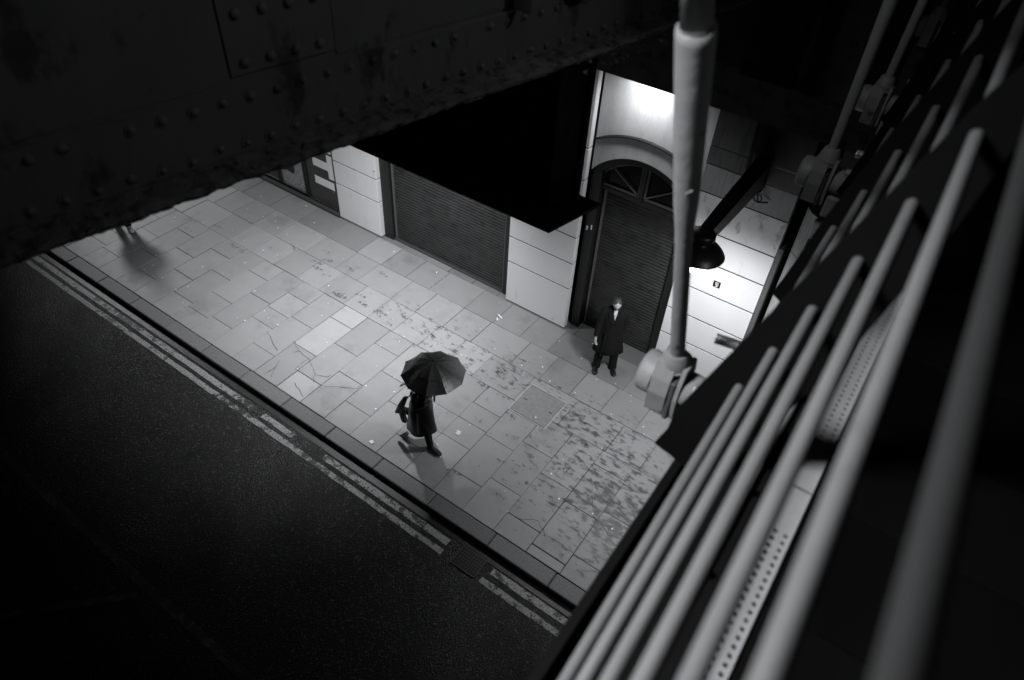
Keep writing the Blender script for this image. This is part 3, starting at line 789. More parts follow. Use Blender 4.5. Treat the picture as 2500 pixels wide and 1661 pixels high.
# hanger rods with clevis and pin
def hanger(base, d, thick=True, zr=.04):
    base = V(base); d = V(d).normalized()
    b = MB(); b.use('rod')
    if thick:
        prof = [(0, .0275), (.62, .0260), (.70, .0280), (.755, .0315), (.80, .0345), (.90, .037), (1.1, .041), (1.31, .0450), (1.332, .044), (1.340, .039), (1.325, .0355), (1.6, .0355), (6, .0355)]
    else:
        prof = [(0, .0255), (.5, .029), (1.0, .033), (1.5, .034), (6, .034)]
    b.tube([base+d*s_ for s_, _ in prof], [r for _, r in prof], 28)
    if thick: # weld scar
        b.tube([base+d*.86+V((.012, -.034, 0)), base+d*.87+V((.028, -.026, .004))], .004, 8)
    o = b.build('hanger_rod', None, fb)
    b = MB(); b.use('rod')
    z = d*-1
    # socket, tapering collar, then flat jaw body
    b.loft([(base+d*.012, (.036, 0, 0), (0, .036, 0)), (base+z*.0, (.045, 0, 0), (0, .045, 0)), (base+z*.05, (.056, 0, 0), (0, .056, 0)), (base+z*.075, (.060, 0, 0), (0, .060, 0))], 28)
    b.tube([base+z*.052, base+z*.062], .0615, 28)
    c = base+z*.06
    def jaw(p): return c+V((p.x, p.y, 0))+z*(-p.z)*-1 if False else V((c.x+p.x, c.y+p.y, c.z+p.z))
    poly = []
    for (y, zz) in ((-.052, .02), (.052, .02), (.082, -.05), (.084, -.12), (.066, -.235), (-.066, -.235), (-.082, -.12), (-.074, -.05)): poly.append((0, y, zz))
    b.prism([V((-.058, y, zz)) for (_, y, zz) in poly], (.075, 0, 0), jaw)
    b.prism([V((.043, y*.9, zz)) for (_, y, zz) in poly], (.016, 0, 0), jaw)
    b.build('clevis', None, o)
    b = MB(); b.use('rod'); pc = c+V((0, .0, -.10))
    b.loft([(pc+V((x, 0, 0)), (0, r, 0), (0, 0, r)) for x, r in ((-.060, .086), (-.105, .086), (-.117, .080), (-.124, .066), (-.125, .02))], 32)
    b.build('pin_cap', None, o)
    b = MB(); b.use('beam'); b.box(pc.x+.02, pc.x+.042, pc.y-.075, pc.y+.075, pc.z-.14, pc.z+.06, .006)
    b.box(pc.x+.042, -.10, pc.y-.03, pc.y-.005, pc.z-.12, pc.z+.03, .004)
    b.use('grey_wall'); b.tube([pc+V((.065, 0, 0)), pc+V((.15, 0, -.005))], .07, 20)
    b.box(pc.x+.07, -.12, pc.y-.06, pc.y+.05, pc.z-.20, pc.z-.07, .01)
    b.build('lug', None, o)
    return o
hanger((-.478, 1.907, 7.20), (-.05, -.32, 1), True)
hanger((-.48, 3.83, 7.23), (-.02, .06, 1), False)
hanger((-.486, 5.10, 7.21), (0, .2, 1), False)
hanger((-.49, 6.9, 7.2), (0, .2, 1), False)
# threaded studs sticking out of the fascia
def stud(p, q, r=.021):
    b = MB(); b.use('stud'); p, q = V(p), V(q); n = 26; pts = []; rr = []
    for i in range(n+1): pts.append(p.lerp(q, i/n)); rr.append(r*(1 if i % 2 else .9))
    b.tube(pts, rr, 16, smooth=False); o = b.build('threaded_stud', None, fb); o['group'] = 'threaded studs of the bridge edge'
for (y, ln) in ((2.045, .125), (3.85, .10), (5.02, .10), (6.2, .1)): stud((-.262-ln, y-.025, 7.25), (-.25, y, 7.25))
for (y, ln) in ((1.745, .055), (3.60, .06), (4.80, .06)): stud((-.29-ln, y-.015, 7.25), (-.25, y, 7.25))

# ================================================================== STREET LAMP on wall bracket
sl = thing('wall_lamp', (-1.93, 8.78, 4.3), 'black dome street lamp with lit globe on a long spiked bracket from the pillar', 'lamp')
b = MB(); b.use('lampblack')
A0, A1 = V((-1.84, 8.78, 4.36)), V((-1.90, 7.22, 4.19))
d = (A1-A0).normalized(); sd = d.cross(V((0, 0, 1))).normalized(); uu = sd.cross(d)
def sect(c, wd, hh): return [c+sd*wd/2+uu*hh/2, c-sd*wd/2+uu*hh/2, c-sd*wd/2-uu*hh/2, c+sd*wd/2-uu*hh/2]
s0, s1, s2 = sect(A0, .20, .34), sect(A0.lerp(A1, .5), .19, .28), sect(A1, .16, .20)
b.add(s0+s1+s2, [(0, 1, 2, 3), (8, 9, 10, 11)]+[(k+4*j, (k+1) % 4+4*j, (k+1) % 4+4*j+4, k+4*j+4) for j in (0, 1) for k in range(4)], False)
b.build('arm', None, sl)
b = MB(); b.use('lampblack'); b.box(-2.02, -1.74, 8.70, 8.80, 4.10, 4.62, .012); b.box(-2.04, -1.86, 8.66, 8.80, 4.62, 5.3, .01)
b.tube([(-1.80, 8.70, 4.2), (-1.72, 8.6, 4.02), (-1.62, 8.72, 4.0)], .014, 8)
b.tube([V((-1.74, 8.62, 4.07))+V((.055*math.cos(t), 0, .055*math.sin(t))) for t in [i*math.pi/8 for i in range(17)]], .012, 8)
b.build('wall_bracket', None, sl)
b = MB(); b.use('lampblack')
for i in range(9):
    c = A0.lerp(A1, .45+.055*i)+uu*(.125-.005*i); b.tube([c, c+V((random.gauss(-.035, .01), random.gauss(0, .012), random.uniform(.11, .17)))], .0022, 5)
each(b, 'bird_spike', None, sl)
b = MB(); b.use('cable')
for (x0, x1, zt) in ((-1.98, -2.06, 5.2), (-1.95, -2.04, 5.2), (-1.86, -1.92, 5.3), (-1.80, -1.84, 5.3), (-1.70, -1.80, 5.3)):
    c0 = A0.lerp(A1, .25)+V((x0+1.9, 0, .05)); pts = [c0.lerp(V((x1, 8.72, zt)), t)+V((0, 0, -.12*math.sin(math.pi*t))) for t in [i/12 for i in range(13)]]
    b.tube(pts, .008, 6)
each(b, 'cable', None, sl)
LC = V((-1.90, 7.12, 4.14))
b = MB(); b.use('lampblack')
b.loft([(LC+V((0, 0, z)), (r, 0, 0), (0, r, 0)) for z, r in ((.14, .05), (.13, .13), (.11, .15), (.03, .155), (.01, .13), (-.01, .095), (-.04, .10), (-.05, .11))], 24)
b.build('swivel_housing', None, sl)
b = MB(); b.use('lampblack')
b.loft([(LC+V((0, 0, z)), (r, 0, 0), (0, r, 0)) for z, r in ((.0, .10), (-.03, .115), (-.035, .15), (-.05, .18), (-.075, .225), (-.105, .265), (-.145, .30), (-.175, .315), (-.185, .325), (-.190, .312), (-.16, .296), (-.12, .26), (-.09, .2), (-.07, .1))], 40, cap=False)
b.build('lamp_shade', None, sl)
b = MB(); b.use('globe')
b.loft([(LC+V((0, 0, z)), (r, 0, 0), (0, r, 0)) for z, r in ((-.08, .10), (-.16, .14), (-.22, .165), (-.28, .170), (-.34, .162), (-.39, .135), (-.43, .09), (-.445, .03))], 28)
b.build('globe', None, sl)
lamp('street_lamp_light', 'SPOT', LC+V((0, 0, -.58)), E_STREET*4, sl, .2, target=LC+V((.0, .35, -3)), spot=164, blend=1.)

# ================================================================== floodlights fixed under the railway deck (hidden from here, they light the pavement)
def flood(loc, target, energy, spot, label, blend=1., size=.12):
    loc = V(loc); t = thing('floodlight', loc+V((0, 0, .12)), label, 'floodlight'); q = (V(target)-loc).normalized()
    a = q.orthogonal().normalized(); c = q.cross(a)
    b = MB(); b.use('lampblack')
    b.loft([(loc-q*s_, a*r, c*r) for s_, r in ((-.0, .13), (.0, .14), (.12, .12), (.2, .06))], 20, cap=True); b.build('housing', None, t)
    b = MB(); b.use('lampblack'); b.tube([loc-q*.1, loc+V((0, 0, .9))], .018, 8); b.build('bracket', None, t)
    b = MB(); b.use('lens'); b.loft([(loc+q*.004, a*.12, c*.12), (loc+q*.012, a*.11, c*.11)], 20); b.build('lens', None, t)
    lamp('flood_light', 'SPOT', loc+q*.05, energy, t, size, target=target, spot=spot, blend=blend)
    return t
flood((-7.0, 6.75, 5.6), (-7.8, 6.9, 0), E_MID, 96, 'round black floodlight hung under the railway deck above the middle of the pavement')
flood((-17.4, 6.8, 4.3), (-13.0, 7.3, 0), E_FAR, 84, 'round black floodlight hung under the railway deck at the far shop end', size=.4)
flood((-3.62, 8.60, 5.24), (-3.6, 8.95, 4.5), E_WASH, 150, 'round black floodlight washing the wall over the arched doorway', size=.16)
flood((.9, 5.6, 5.6), (-3.0, 6.6, 0), E_UNDER, 96, 'round black floodlight under the footbridge shining along the pavement')
# added spotlights on invented masts, unseen, to brighten railing, rods and girder
def added_spot(loc, target, energy, spot, label, mx=.9, size=.07):
    loc = V(loc); t = thing('added_spotlight', (mx, loc.y, DZ), label, 'light'); q = (V(target)-loc).normalized(); a = q.orthogonal().normalized(); c = q.cross(a)
    b = MB(); b.use('trim'); b.tube([(mx, loc.y, DZ), (mx, loc.y, loc.z+.1), (loc.x+.02, loc.y, loc.z+.12)], [.04, .03, .025], 12); b.build('mast', None, t)
    b = MB(); b.use('lampblack'); b.loft([(loc-q*s_, a*r, c*r) for s_, r in ((.0, .08), (.1, .07), (.14, .04))], 16); b.build('housing', None, t)
    b = MB(); b.use('lens'); b.loft([(loc+q*.004, a*.07, c*.07), (loc+q*.01, a*.06, c*.06)], 16); b.build('lens', None, t)
    lamp('spot_light', 'SPOT', loc+q*.05, energy, t, size, target=target, spot=spot, blend=1.)
added_spot((-2.0, -.3, 10.0), (.0, .75, 7.3), E_ADDED, 66, 'added slim spotlight mast behind the viewpoint, unseen, aimed at the railing', 2.2, .35)
added_spot((-2.5, .5, 11.5), (-.5, 4.2, 7.2), 210, 38, 'added slim spotlight mast reaching outward over the street, unseen, aimed at the hanger rods', 1.4, .2)
added_spot((2.6, 4.2, 11.2), (-2.0, 2.3, 7.75), 80, 40, 'added tall spotlight mast inboard on the footbridge, unseen, aimed at the riveted railway girder', 3.2, .3)

# ================================================================== PEOPLE
def skin_body(name, J, E, parent, m, root, sub=2):
    """one continuous skinned figure from joints {name: (pos, radius)}"""
    names = list(J); idx = {n: i for i, n in enumerate(names)}; base = V(parent['_w'])
    me = bpy.data.meshes.new(name+'_rig'); me.from_pydata([tuple(V(J[n][0])-base) for n in names], [(idx[a], idx[c]) for a, c in E], [])
    o = bpy.data.objects.new(name+'_rig', me); COL.objects.link(o)
    md = o.modifiers.new('s', 'SKIN'); md.use_smooth_shade = True
    sv = me.skin_vertices[0].data
    for n in names:
        r = J[n][1]; sv[idx[n]].radius = (r, r) if isinstance(r, (int, float)) else r
        sv[idx[n]].use_root = (n == root)
    ms = o.modifiers.new('u', 'SUBSURF'); ms.levels = sub; ms.render_levels = sub
    dg = bpy.context.evaluated_depsgraph_get(); dg.update()
    nm = bpy.data.meshes.new_from_object(o.evaluated_get(dg)); nm.name = name
    bpy.data.objects.remove(o)
    nm.materials.clear(); nm.materials.append(m)
    for p in nm.polygons: p.use_smooth = True
    r = bpy.data.objects.new(name, nm); COL.objects.link(r); r.parent = parent; r['_w'] = tuple(base)
    return r
def frame(root, f):
    f = V((f[0], f[1], 0)).normalized(); s = V((f.y, -f.x, 0))  # s = the person's right
    root = V(root)
    return (lambda a, c, z: root+s*a+f*c+V((0, 0, z))), f, s
def fingers(J, E, wrist, hand, d, side, curl, pre, r=.0085):
    """palm end 'hand', pointing d, knuckle side 'side', fingers curling towards 'curl'"""
    d, side, curl = V(d).normalized(), V(side).normalized(), V(curl).normalized()
    for i, (off, ln) in enumerate(((-.030, .062), (-.010, .072), (.011, .068), (.030, .055))):
        a = hand+side*off; k1 = a+d*.02; k2 = k1+(d*.8+curl*.5)*ln*.55; k3 = k2+(d*.35+curl*.9)*ln*.5
        for j, (p, rr) in enumerate(((k1, r), (k2, r*.92), (k3, r*.8))): J[f'{pre}f{i}{j}'] = (p, rr)
        E += [(pre+'palm', f'{pre}f{i}0'), (f'{pre}f{i}0', f'{pre}f{i}1'), (f'{pre}f{i}1', f'{pre}f{i}2')]
    t0 = wrist.lerp(hand, .45)-side*.028; t1 = t0-side*.02+d*.028+curl*.012; t2 = t1+d*.03+curl*.012+side*.006
    J[pre+'t0'] = (t0, r*1.15); J[pre+'t1'] = (t1, r); J[pre+'t2'] = (t2, r*.85)
    E += [(pre+'wrist', pre+'t0'), (pre+'t0', pre+'t1'), (pre+'t1', pre+'t2')]
def add_head(body, c, f, up, sz=.108, m=None):
    """sculpted head merged into the body mesh: skull, brow, nose, lips, chin, ears"""
    f = V(f).normalized(); up = V(up).normalized(); s = f.cross(up).normalized(); up = s.cross(f).normalized(); base = V(body['_w'])
    bm = bmesh.new(); bm.from_mesh(body.data); nu, nv = 28, 22; rows = []
    for j in range(nv+1):
        th = math.pi*j/nv; row_ = []
        for i in range(nu):
            ph = 2*math.pi*i/nu; x = math.sin(th)*math.sin(ph); y = math.sin(th)*math.cos(ph); z = math.cos(th)
            X, Y, Z = x*.70, y*.88, z*1.08
            if z < 0: X *= 1+.28*z; Y *= 1+.10*z
            if y > 0:
                w_ = math.exp(-(x/.16)**2)
                Y += .20*w_*math.exp(-((z+.12)/.16)**2)+.05*w_*math.exp(-((z+.46)/.07)**2)+.07*math.exp(-(x/.28)**2)*math.exp(-((z+.85)/.14)**2)
                Y += .05*math.exp(-((z-.20)/.09)**2)*math.exp(-(x/.5)**2)
                for q in (-1, 1): Y -= .11*math.exp(-((x-q*.33)/.14)**2)*math.exp(-((z-.05)/.09)**2)
            for q in (-1, 1):
                if x*q > .6: X += q*.12*math.exp(-((y+.05)/.16)**2)*math.exp(-((z+.08)/.2)**2)
            row_.append(bm.verts.new(V(c)-base+(s*X+f*Y+up*Z)*sz))
        rows.append(row_)
    for j in range(nv):
        for i in range(nu):
            try: fc = bm.faces.new((rows[j][i], rows[j][(i+1) % nu], rows[j+1][(i+1) % nu], rows[j+1][i])); fc.smooth = True
            except ValueError: pass
    bm.to_mesh(body.data); bm.free()
    # eyes, brows and mouth (small dark features) as a child
    b = MB(); b.use('lip')
    for q in (-1, 1):
        b.dome(V(c)+(s*q*.27+f*.74+up*.04)*sz, f, .011, .004, 8, 3); b.tube([V(c)+(s*q*.12+f*.88+up*.20)*sz, V(c)+(s*q*.44+f*.77+up*.20)*sz], .0045, 6)
    b.tube([V(c)+(s*-.2+f*.84+up*-.47)*sz, V(c)+(f*.92+up*-.46)*sz, V(c)+(s*.2+f*.84+up*-.47)*sz], .0055, 6)
    b.build('facial_features', None, body)
    return s, f, up
def shoe(b, toe, heel, h=.05, wd=.045, up=V((0, 0, 1)), sole='sole', top='shoe', thick=.016):
    toe, heel = V(toe), V(heel); d = (toe-heel); L_ = d.length; d.normalize(); s = d.cross(up).normalized(); up = s.cross(d)
    prof = [(0, .5, .3), (.04, .8, .95), (.2, .85, 1.25), (.38, .85, 1.2), (.55, .95, .85), (.75, 1.08, .62), (.9, .95, .5), (1, .45, .3)]
    b.use(sole); b.loft([(heel+d*L_*t+up*thick*.5, s*wd*w_*1.12, up*thick*.5) for t, w_, _ in prof], 14)
    b.use(top); b.loft([(heel+d*L_*t+up*(thick+h*hh*.38), s*wd*w_*.97, up*h*hh*.62) for t, w_, hh in prof], 14)

# ---- standing figure in the doorway
root = V((-3.31, 8.40, 0)); fw_ = (.50, -.866)
pm = thing('person', root, 'person in a long black coat and white shirt standing in the arched doorway', 'person')
F, f, s = frame(root, fw_)
J = {}; E = []
J['pelvis'] = (F(0, 0, .92), .12); J['waist'] = (F(0, .0, 1.06), .105); J['chest'] = (F(0, .01, 1.24), .13); J['neck'] = (F(0, .02, 1.42), .05); J['skull'] = (F(0, .05, 1.50), .05)
E += [('pelvis', 'waist'), ('waist', 'chest'), ('chest', 'neck'), ('neck', 'skull')]
for q, n in ((1, 'r'), (-1, 'l')):
    J[n+'sh'] = (F(q*.165, .0, 1.365), .052)
    if q > 0: J[n+'el'] = (F(.215, .03, 1.08), .040); J[n+'wrist'] = (F(.255, .12, .84), .028); hp = F(.26, .15, .77)
    else: J[n+'el'] = (F(-.225, -.02, 1.10), .040); J[n+'wrist'] = (F(-.18, .02, .90), .026); hp = F(-.14, .03, .84)
    J[n+'palm'] = (hp, .026); E += [('chest', n+'sh'), (n+'sh', n+'el'), (n+'el', n+'wrist'), (n+'wrist', n+'palm')]
    fingers(J, E, J[n+'wrist'][0], hp, hp-J[n+'wrist'][0], f*-1 if q > 0 else f, s*-q, n)
    J[n+'hip'] = (F(q*.085, 0, .88), .085); J[n+'kn'] = (F(q*.12, .02, .48), .058); J[n+'an'] = (F(q*.145, 0, .09), .035); J[n+'toe'] = (F(q*.155, .11, .035), .016)
    E += [('pelvis', n+'hip'), (n+'hip', n+'kn'), (n+'kn', n+'an'), (n+'an', n+'toe')]
bd = skin_body('body', J, E, pm, M['skin'], 'pelvis')
HC = F(.005, .085, 1.575); hf = V((f.x+.10, f.y, -.38)).normalized(); hu = V((f.x*.38, f.y*.38, 1)).normalized()
add_head(bd, HC, hf, hu, .104)
hs_ = hf.cross(hu).normalized(); hu2 = hs_.cross(hf)
b = MB(); b.use('hair')     # hair pulled back with a centre parting and a short tail
rows = 12; seg = 24
for q in (-1, 1):
    vs = []
    for j in range(rows+1):
        th = math.pi*.62*j/rows
        for i in range(seg//2+1):
            ph = math.pi*i/(seg//2)       # 0 front .. pi back on side q
            lim = .25+.75*min(1, ph/2.1)**1.2  # hairline recedes at the forehead
            t = th*lim; x = math.sin(t)*math.sin(ph)*q; y = math.sin(t)*math.cos(ph); z = math.cos(t)
            k = 1.06 if j else 1.03
            vs.append(HC+(hs_*(x*.74*k+q*.012)+hf*(y*.92*k-.01)+hu2*(z*1.10*k))*.104)
    W_ = seg//2+1
    b.add(vs, [(j*W_+i, j*W_+i+1, (j+1)*W_+i+1, (j+1)*W_+i) for j in range(rows) for i in range(W_-1)], True)
b.tube([HC-hf*.09+hu2*.0, HC-hf*.125-hu2*.02+hs_*.03, HC-hf*.12-hu2*.09+hs_*.045, HC-hf*.10-hu2*.16+hs_*.04], [.028, .026, .02, .006], 10)
b.build('hair', None, pm)
b = MB(); b.use('coat')
def ring(z, ra, rc, dc=0., da=0.): return (F(da, dc, z), s*ra, f*rc)
b.loft([ring(.47, .265, .175, .01), ring(.475, .27, .18, .01), ring(.62, .245, .165, .005), ring(.80, .222, .155), ring(.96, .198, .140), ring(1.08, .188, .132), ring(1.2, .20, .14), ring(1.30, .20, .135), ring(1.36, .165, .115), ring(1.41, .115, .09), ring(1.455, .082, .075, .005)], 32,
       fn=lambda j, k, t, p: p+(s*math.cos(t)+f*math.sin(t))*(.012*math.sin(t*5+j*.3) if j < 5 else 0))
for n in ('r', 'l'):
    sh, el, wr = J[n+'sh'][0], J[n+'el'][0], J[n+'wrist'][0]
    b.tube([sh.lerp(V(J['neck'][0]), .35), sh.lerp(V(J['neck'][0]), .1)+V((0, 0, -.012)), sh.lerp(el, .16), sh.lerp(el, .5), el, el.lerp(wr, .6), wr.lerp(el, .06)], [.045, .062, .070, .066, .060, .054, .05], 16)
# lapels and collar, front overlap edge, belt end
for q in (-1, 1):
    b.prism([F(q*.015, .142, 1.16), F(q*.10, .13, 1.26), F(q*.105, .105, 1.38), F(q*.06, .10, 1.43), F(q*.035, .118, 1.36)], f*.014)
b.prism([F(.02, .150, .50), F(.035, .150, .50), F(.035, .144, 1.16), F(.02, .144, 1.16)], f*.01)
b.prism([F(.10, .16, .40), F(.135, .16, .41), F(.12, .15, .98), F(.09, .15, .98)], f*.008)
for z in (1.10, .98, .86): b.dome(F(-.045, .142+.01*(1.1-z), z), f, .013, .006, 8, 3)
b.build('coat', None, pm)
b = MB(); b.use('shirt'); b.prism([F(0, .130, 1.25), F(.028, .112, 1.38), F(.03, .085, 1.435), F(-.03, .085, 1.435), F(-.028, .112, 1.38)], f*.012); b.build('shirt', None, pm)
b = MB(); b.use('trouser')
for q, n in ((1, 'r'), (-1, 'l')):
    b.tube([J[n+'hip'][0], J[n+'kn'][0], J[n+'an'][0]+V((0, 0, .02))+f*.005, J[n+'an'][0]+V((0, 0, -.06))+f*.015], [.10, .080, .070, .078], 18)
b.build('trousers', None, pm)
for q, n in ((1, 'r'), (-1, 'l')):
    b = MB(); an = J[n+'an'][0]; hl = V((an.x, an.y, 0))-f*.06; shoe(b, hl+f*.285+s*q*.025, hl, .06, .046, sole='lampblack', top='shoe'); b.build('shoe', None, pm)
cg = MB(); cg.use('paper'); cp = J['rpalm'][0]+V((0, 0, -.07)); cg.tube([cp, cp+V((-.035, -.03, -.01))], .004, 8)
co = cg.build('cigarette', None); co['_w'] = (0, 0, 0); tag(co, 'white cigarette held low by the person in the doorway', 'cigarette')

# ---- walking figure under the umbrella
root = V((-4.78, 5.13, 0)); pw = thing('person', root, 'person walking under a black umbrella in a long black leather coat and trainers', 'person')
F, f, s = frame(root, (1, -.04))
J = {}; E = []
J['pelvis'] = (F(0, 0, .92), .12); J['waist'] = (F(0, .02, 1.05), .10); J['chest'] = (F(0, .05, 1.22), .125); J['neck'] = (F(0, .08, 1.40), .048); J['skull'] = (F(0, .10, 1.47), .05)
E += [('pelvis', 'waist'), ('waist', 'chest'), ('chest', 'neck'), ('neck', 'skull')]
J['rsh'] = (F(.16, .05, 1.34), .05); J['rel'] = (F(.20, .08, 1.08), .038); J['rwrist'] = (F(.12, .22, 1.20), .027); rp = F(.10, .26, 1.245)
J['lsh'] = (F(-.16, .04, 1.34), .05); J['lel'] = (F(-.20, -.20, 1.16), .038); J['lwrist'] = (F(-.12, -.38, 1.04), .027); lp = F(-.10, -.44, 1.00)
J['rpalm'] = (rp, .025); J['lpalm'] = (lp, .025)
for n in 'rl': E += [('chest', n+'sh'), (n+'sh', n+'el'), (n+'el', n+'wrist'), (n+'wrist', n+'palm')]
fingers(J, E, J['rwrist'][0], rp, (0.2, 0, .9), f, s*-1, 'r'); fingers(J, E, J['lwrist'][0], lp, lp-J['lwrist'][0], s*-1, V((0, 0, -1)), 'l')
J['rhip'] = (F(.085, 0, .88), .082); J['rkn'] = (F(.07, .17, .50), .055); J['ran'] = (F(.03, .185, .095), .036); J['rtoe'] = (F(.03, .31, .03), .028)
J['lhip'] = (F(-.085, 0, .88), .082); J['lkn'] = (F(-.05, -.08, .54), .055); J['lan'] = (F(-.02, -.47, .46), .036); J['ltoe'] = (F(-.02, -.46, .30), .024)
for n in 'rl': E += [('pelvis', n+'hip'), (n+'hip', n+'kn'), (n+'kn', n+'an'), (n+'an', n+'toe')]
bd = skin_body('body', J, E, pw, M['skin'], 'pelvis')
HC = F(0, .14, 1.56); add_head(bd, HC, (1, -.04, -.15), (.15, 0, 1), .104)
b = MB(); b.use('hair'); b.loft([(HC+V((-.02, 0, z)), f*r, s*r*.85) for z, r in ((.115, .02), (.10, .07), (.05, .105), (-.02, .108), (-.09, .095), (-.15, .07), (-.18, .03))], 18); b.build('hair', None, pw)
b = MB(); b.use('leather')
def ring(z, ra, rc, dc=0., tilt=0.): return (F(0, dc, z), s*ra, f*rc+V((0, 0, tilt)))
b.loft([ring(.36, .19, .255, -.01, .075), ring(.365, .195, .26, -.01, .075), ring(.52, .19, .235, -.005, .05), ring(.70, .19, .215, 0, .02), ring(.88, .185, .20, .0, .0), ring(1.02, .165, .155, .015), ring(1.15, .18, .15, .04), ring(1.28, .19, .14, .055), ring(1.35, .17, .11, .065), ring(1.40, .10, .085, .08), ring(1.43, .07, .07, .085)], 32,
       fn=lambda j, k, t, p: p+(s*math.cos(t)+f*math.sin(t))*(.016*math.sin(t*4+j*.5) if j < 6 else 0))
for n in 'rl':
    sh, el, wr = J[n+'sh'][0], J[n+'el'][0], J[n+'wrist'][0]
    b.tube([sh.lerp(V(J['chest'][0]), .25), sh, sh.lerp(el, .5), el, el.lerp(wr, .6), wr.lerp(el, .06)], [.068, .07, .062, .056, .05, .045], 16)
b.prism([F(.17, .08, .95), F(.17, .12, .95), F(.20, .13, .52), F(.19, .09, .50)], s*.01)
b.build('coat', None, pw)
b = MB(); b.use('trouser')
for n in 'rl': b.tube([J[n+'hip'][0], J[n+'kn'][0], J[n+'an'][0]], [.09, .068, .05], 18)
b.build('trousers', None, pw)
b = MB(); hl = F(.03, .13, 0); shoe(b, hl+f*.285, hl, .062, .046, top='trainer', thick=.032); b.build('shoe', None, pw)
b = MB(); toe = F(-.02, -.41, .17); hl = F(-.02, -.535, .45); shoe(b, toe, hl, .062, .044, up=(f*.9+V((0, 0, .45))), top='trainer', thick=.032); b.build('shoe', None, pw)
b = MB(); b.use('skin')
# tote bag hanging from the rear arm
bag = thing('shoulder_bag', (-5.14, 5.08, .6), 'soft black bag swinging behind the person under the umbrella', 'bag')
b = MB(); b.use('leather')
b.loft([(V((-5.20, 5.06, .50)), V((.065, 0, .05)), V((0, .03, 0))), (V((-5.195, 5.06, .53)), V((.075, 0, .055)), V((0, .035, 0))), (V((-5.12, 5.07, .74)), V((.07, 0, .03)), V((0, .03, 0))), (V((-5.04, 5.09, .95)), V((.045, 0, .02)), V((0, .02, 0)))], 14)
b.build('pouch', None, bag)
b = MB(); b.use('leather'); b.tube([(-5.06, 5.09, .86), (-4.99, 5.12, .98), (-4.97, 5.16, 1.1)], .009, 8); b.tube([(-5.06, 5.06, .52), (-5.04, 5.06, .60)], .012, 6)
b.build('strap', None, bag)

# ---- umbrella
um = thing('umbrella', (-4.5, 5.13, 1.25), 'open black umbrella with a double canopy held over the walking person', 'umbrella')
ax = V((-.02, .03, 1)).normalized(); apex = V((-4.505, 5.135, 2.02)); e1 = ax.cross(V((0, 1, 0))).normalized(); e2 = ax.cross(e1)
def can(r, drop, ang): return apex-ax*drop+(e1*math.cos(ang)+e2*math.sin(ang))*r
NR = 10
def canopy_ring(rs, tone, name, lift=0):
    b = MB(); b.use('canopy'); sub = 6
    for g in range(NR):
        a0, a1 = 2*math.pi*g/NR+.15, 2*math.pi*(g+1)/NR+.15; vs = []
        for (r, dr) in rs:
            for i in range(sub+1):
                t = i/sub; a = a0+(a1-a0)*t; sag = 1-.085*math.sin(math.pi*t)*(r/.46)**2   # fabric straight between ribs
                chord = math.cos(math.pi/NR)/math.cos((t-.5)*2*math.pi/NR)
                vs.append(can(r*chord*(1-.01*math.sin(math.pi*t)), dr-lift+.012*math.sin(math.pi*t)*(r/.46)+.002*noise.noise(V((a*6, r*20, 3))), a))
        n = len(rs); W_ = sub+1
        b.add(vs, [(j*W_+i, j*W_+i+1, (j+1)*W_+i+1, (j+1)*W_+i) for j in range(n-1) for i in range(sub)], False)
    return b.build(name, None, um, fix=False)
RS = [(.0, 0), (.08, .008), (.16, .028), (.235, .056), (.30, .088)]
canopy_ring([(.20, .050), (.27, .082), (.34, .124), (.40, .165), (.462, .218)], 1, 'canopy')
canopy_ring(RS, 1, 'vent_cap', .010)
b = MB(); b.use('lampblack')
for g in range(NR):
    a = 2*math.pi*g/NR+.15
    b.tube([can(r, dr+.012, a) for r, dr in ((0, 0), (.16, .03), (.30, .10), (.40, .168), (.468, .222))], .003, 6)
b.build('ribs', None, um)
b = MB(); b.use('chrome'); b.tube([apex+ax*.035, apex-ax*.62], .006, 10); b.build('shaft', None, um)
b = MB(); b.use('lampblack'); b.tube([apex-ax*.62, apex-ax*.80], [.016, .014], 12); b.tube([apex+ax*.0, apex+ax*.04], [.01, .004], 8); b.build('handle', None, um)

# ---- figure passing at the far end: only a trouser leg and a white shoe show below the girder
root = V((-13.60, 5.68, 0)); pf = thing('person', root, 'person in black trousers and one white shoe seen below the girder edge', 'person')
F, f, s = frame(root, (.95, -.25))
J = {}; E = []
J['pelvis'] = (F(0, 0, .94), .12); J['waist'] = (F(0, .02, 1.08), .11); J['chest'] = (F(0, .04, 1.28), .14); J['neck'] = (F(0, .05, 1.47), .05); J['skull'] = (F(0, .06, 1.55), .05)
E += [('pelvis', 'waist'), ('waist', 'chest'), ('chest', 'neck'), ('neck', 'skull')]
for q, n in ((1, 'r'), (-1, 'l')):
    J[n+'sh'] = (F(q*.18, .03, 1.40), .055); J[n+'el'] = (F(q*.22, -.05*q, 1.12), .042); J[n+'wrist'] = (F(q*.22, -.12*q+.05, .90), .028); hp = F(q*.22, -.13*q+.06, .83)
    J[n+'palm'] = (hp, .026); E += [('chest', n+'sh'), (n+'sh', n+'el'), (n+'el', n+'wrist'), (n+'wrist', n+'palm')]
    fingers(J, E, J[n+'wrist'][0], hp, (0, 0, -1), f, s*-q, n)
    J[n+'hip'] = (F(q*.09, 0, .90), .085); J[n+'kn'] = (F(q*.09, -.06*q+.06, .49), .06); J[n+'an'] = (F(q*.08, -.27*q*.9-.02, .09), .04); J[n+'toe'] = (F(q*.08, -.27*q*.9+.12, .035), .03)
    E += [('pelvis', n+'hip'), (n+'hip', n+'kn'), (n+'kn', n+'an'), (n+'an', n+'toe')]
bd = skin_body('body', J, E, pf, M['skin'], 'pelvis'); HC = F(0, .09, 1.64); add_head(bd, HC, (.95, -.25, -.05), (0, 0, 1), .108)
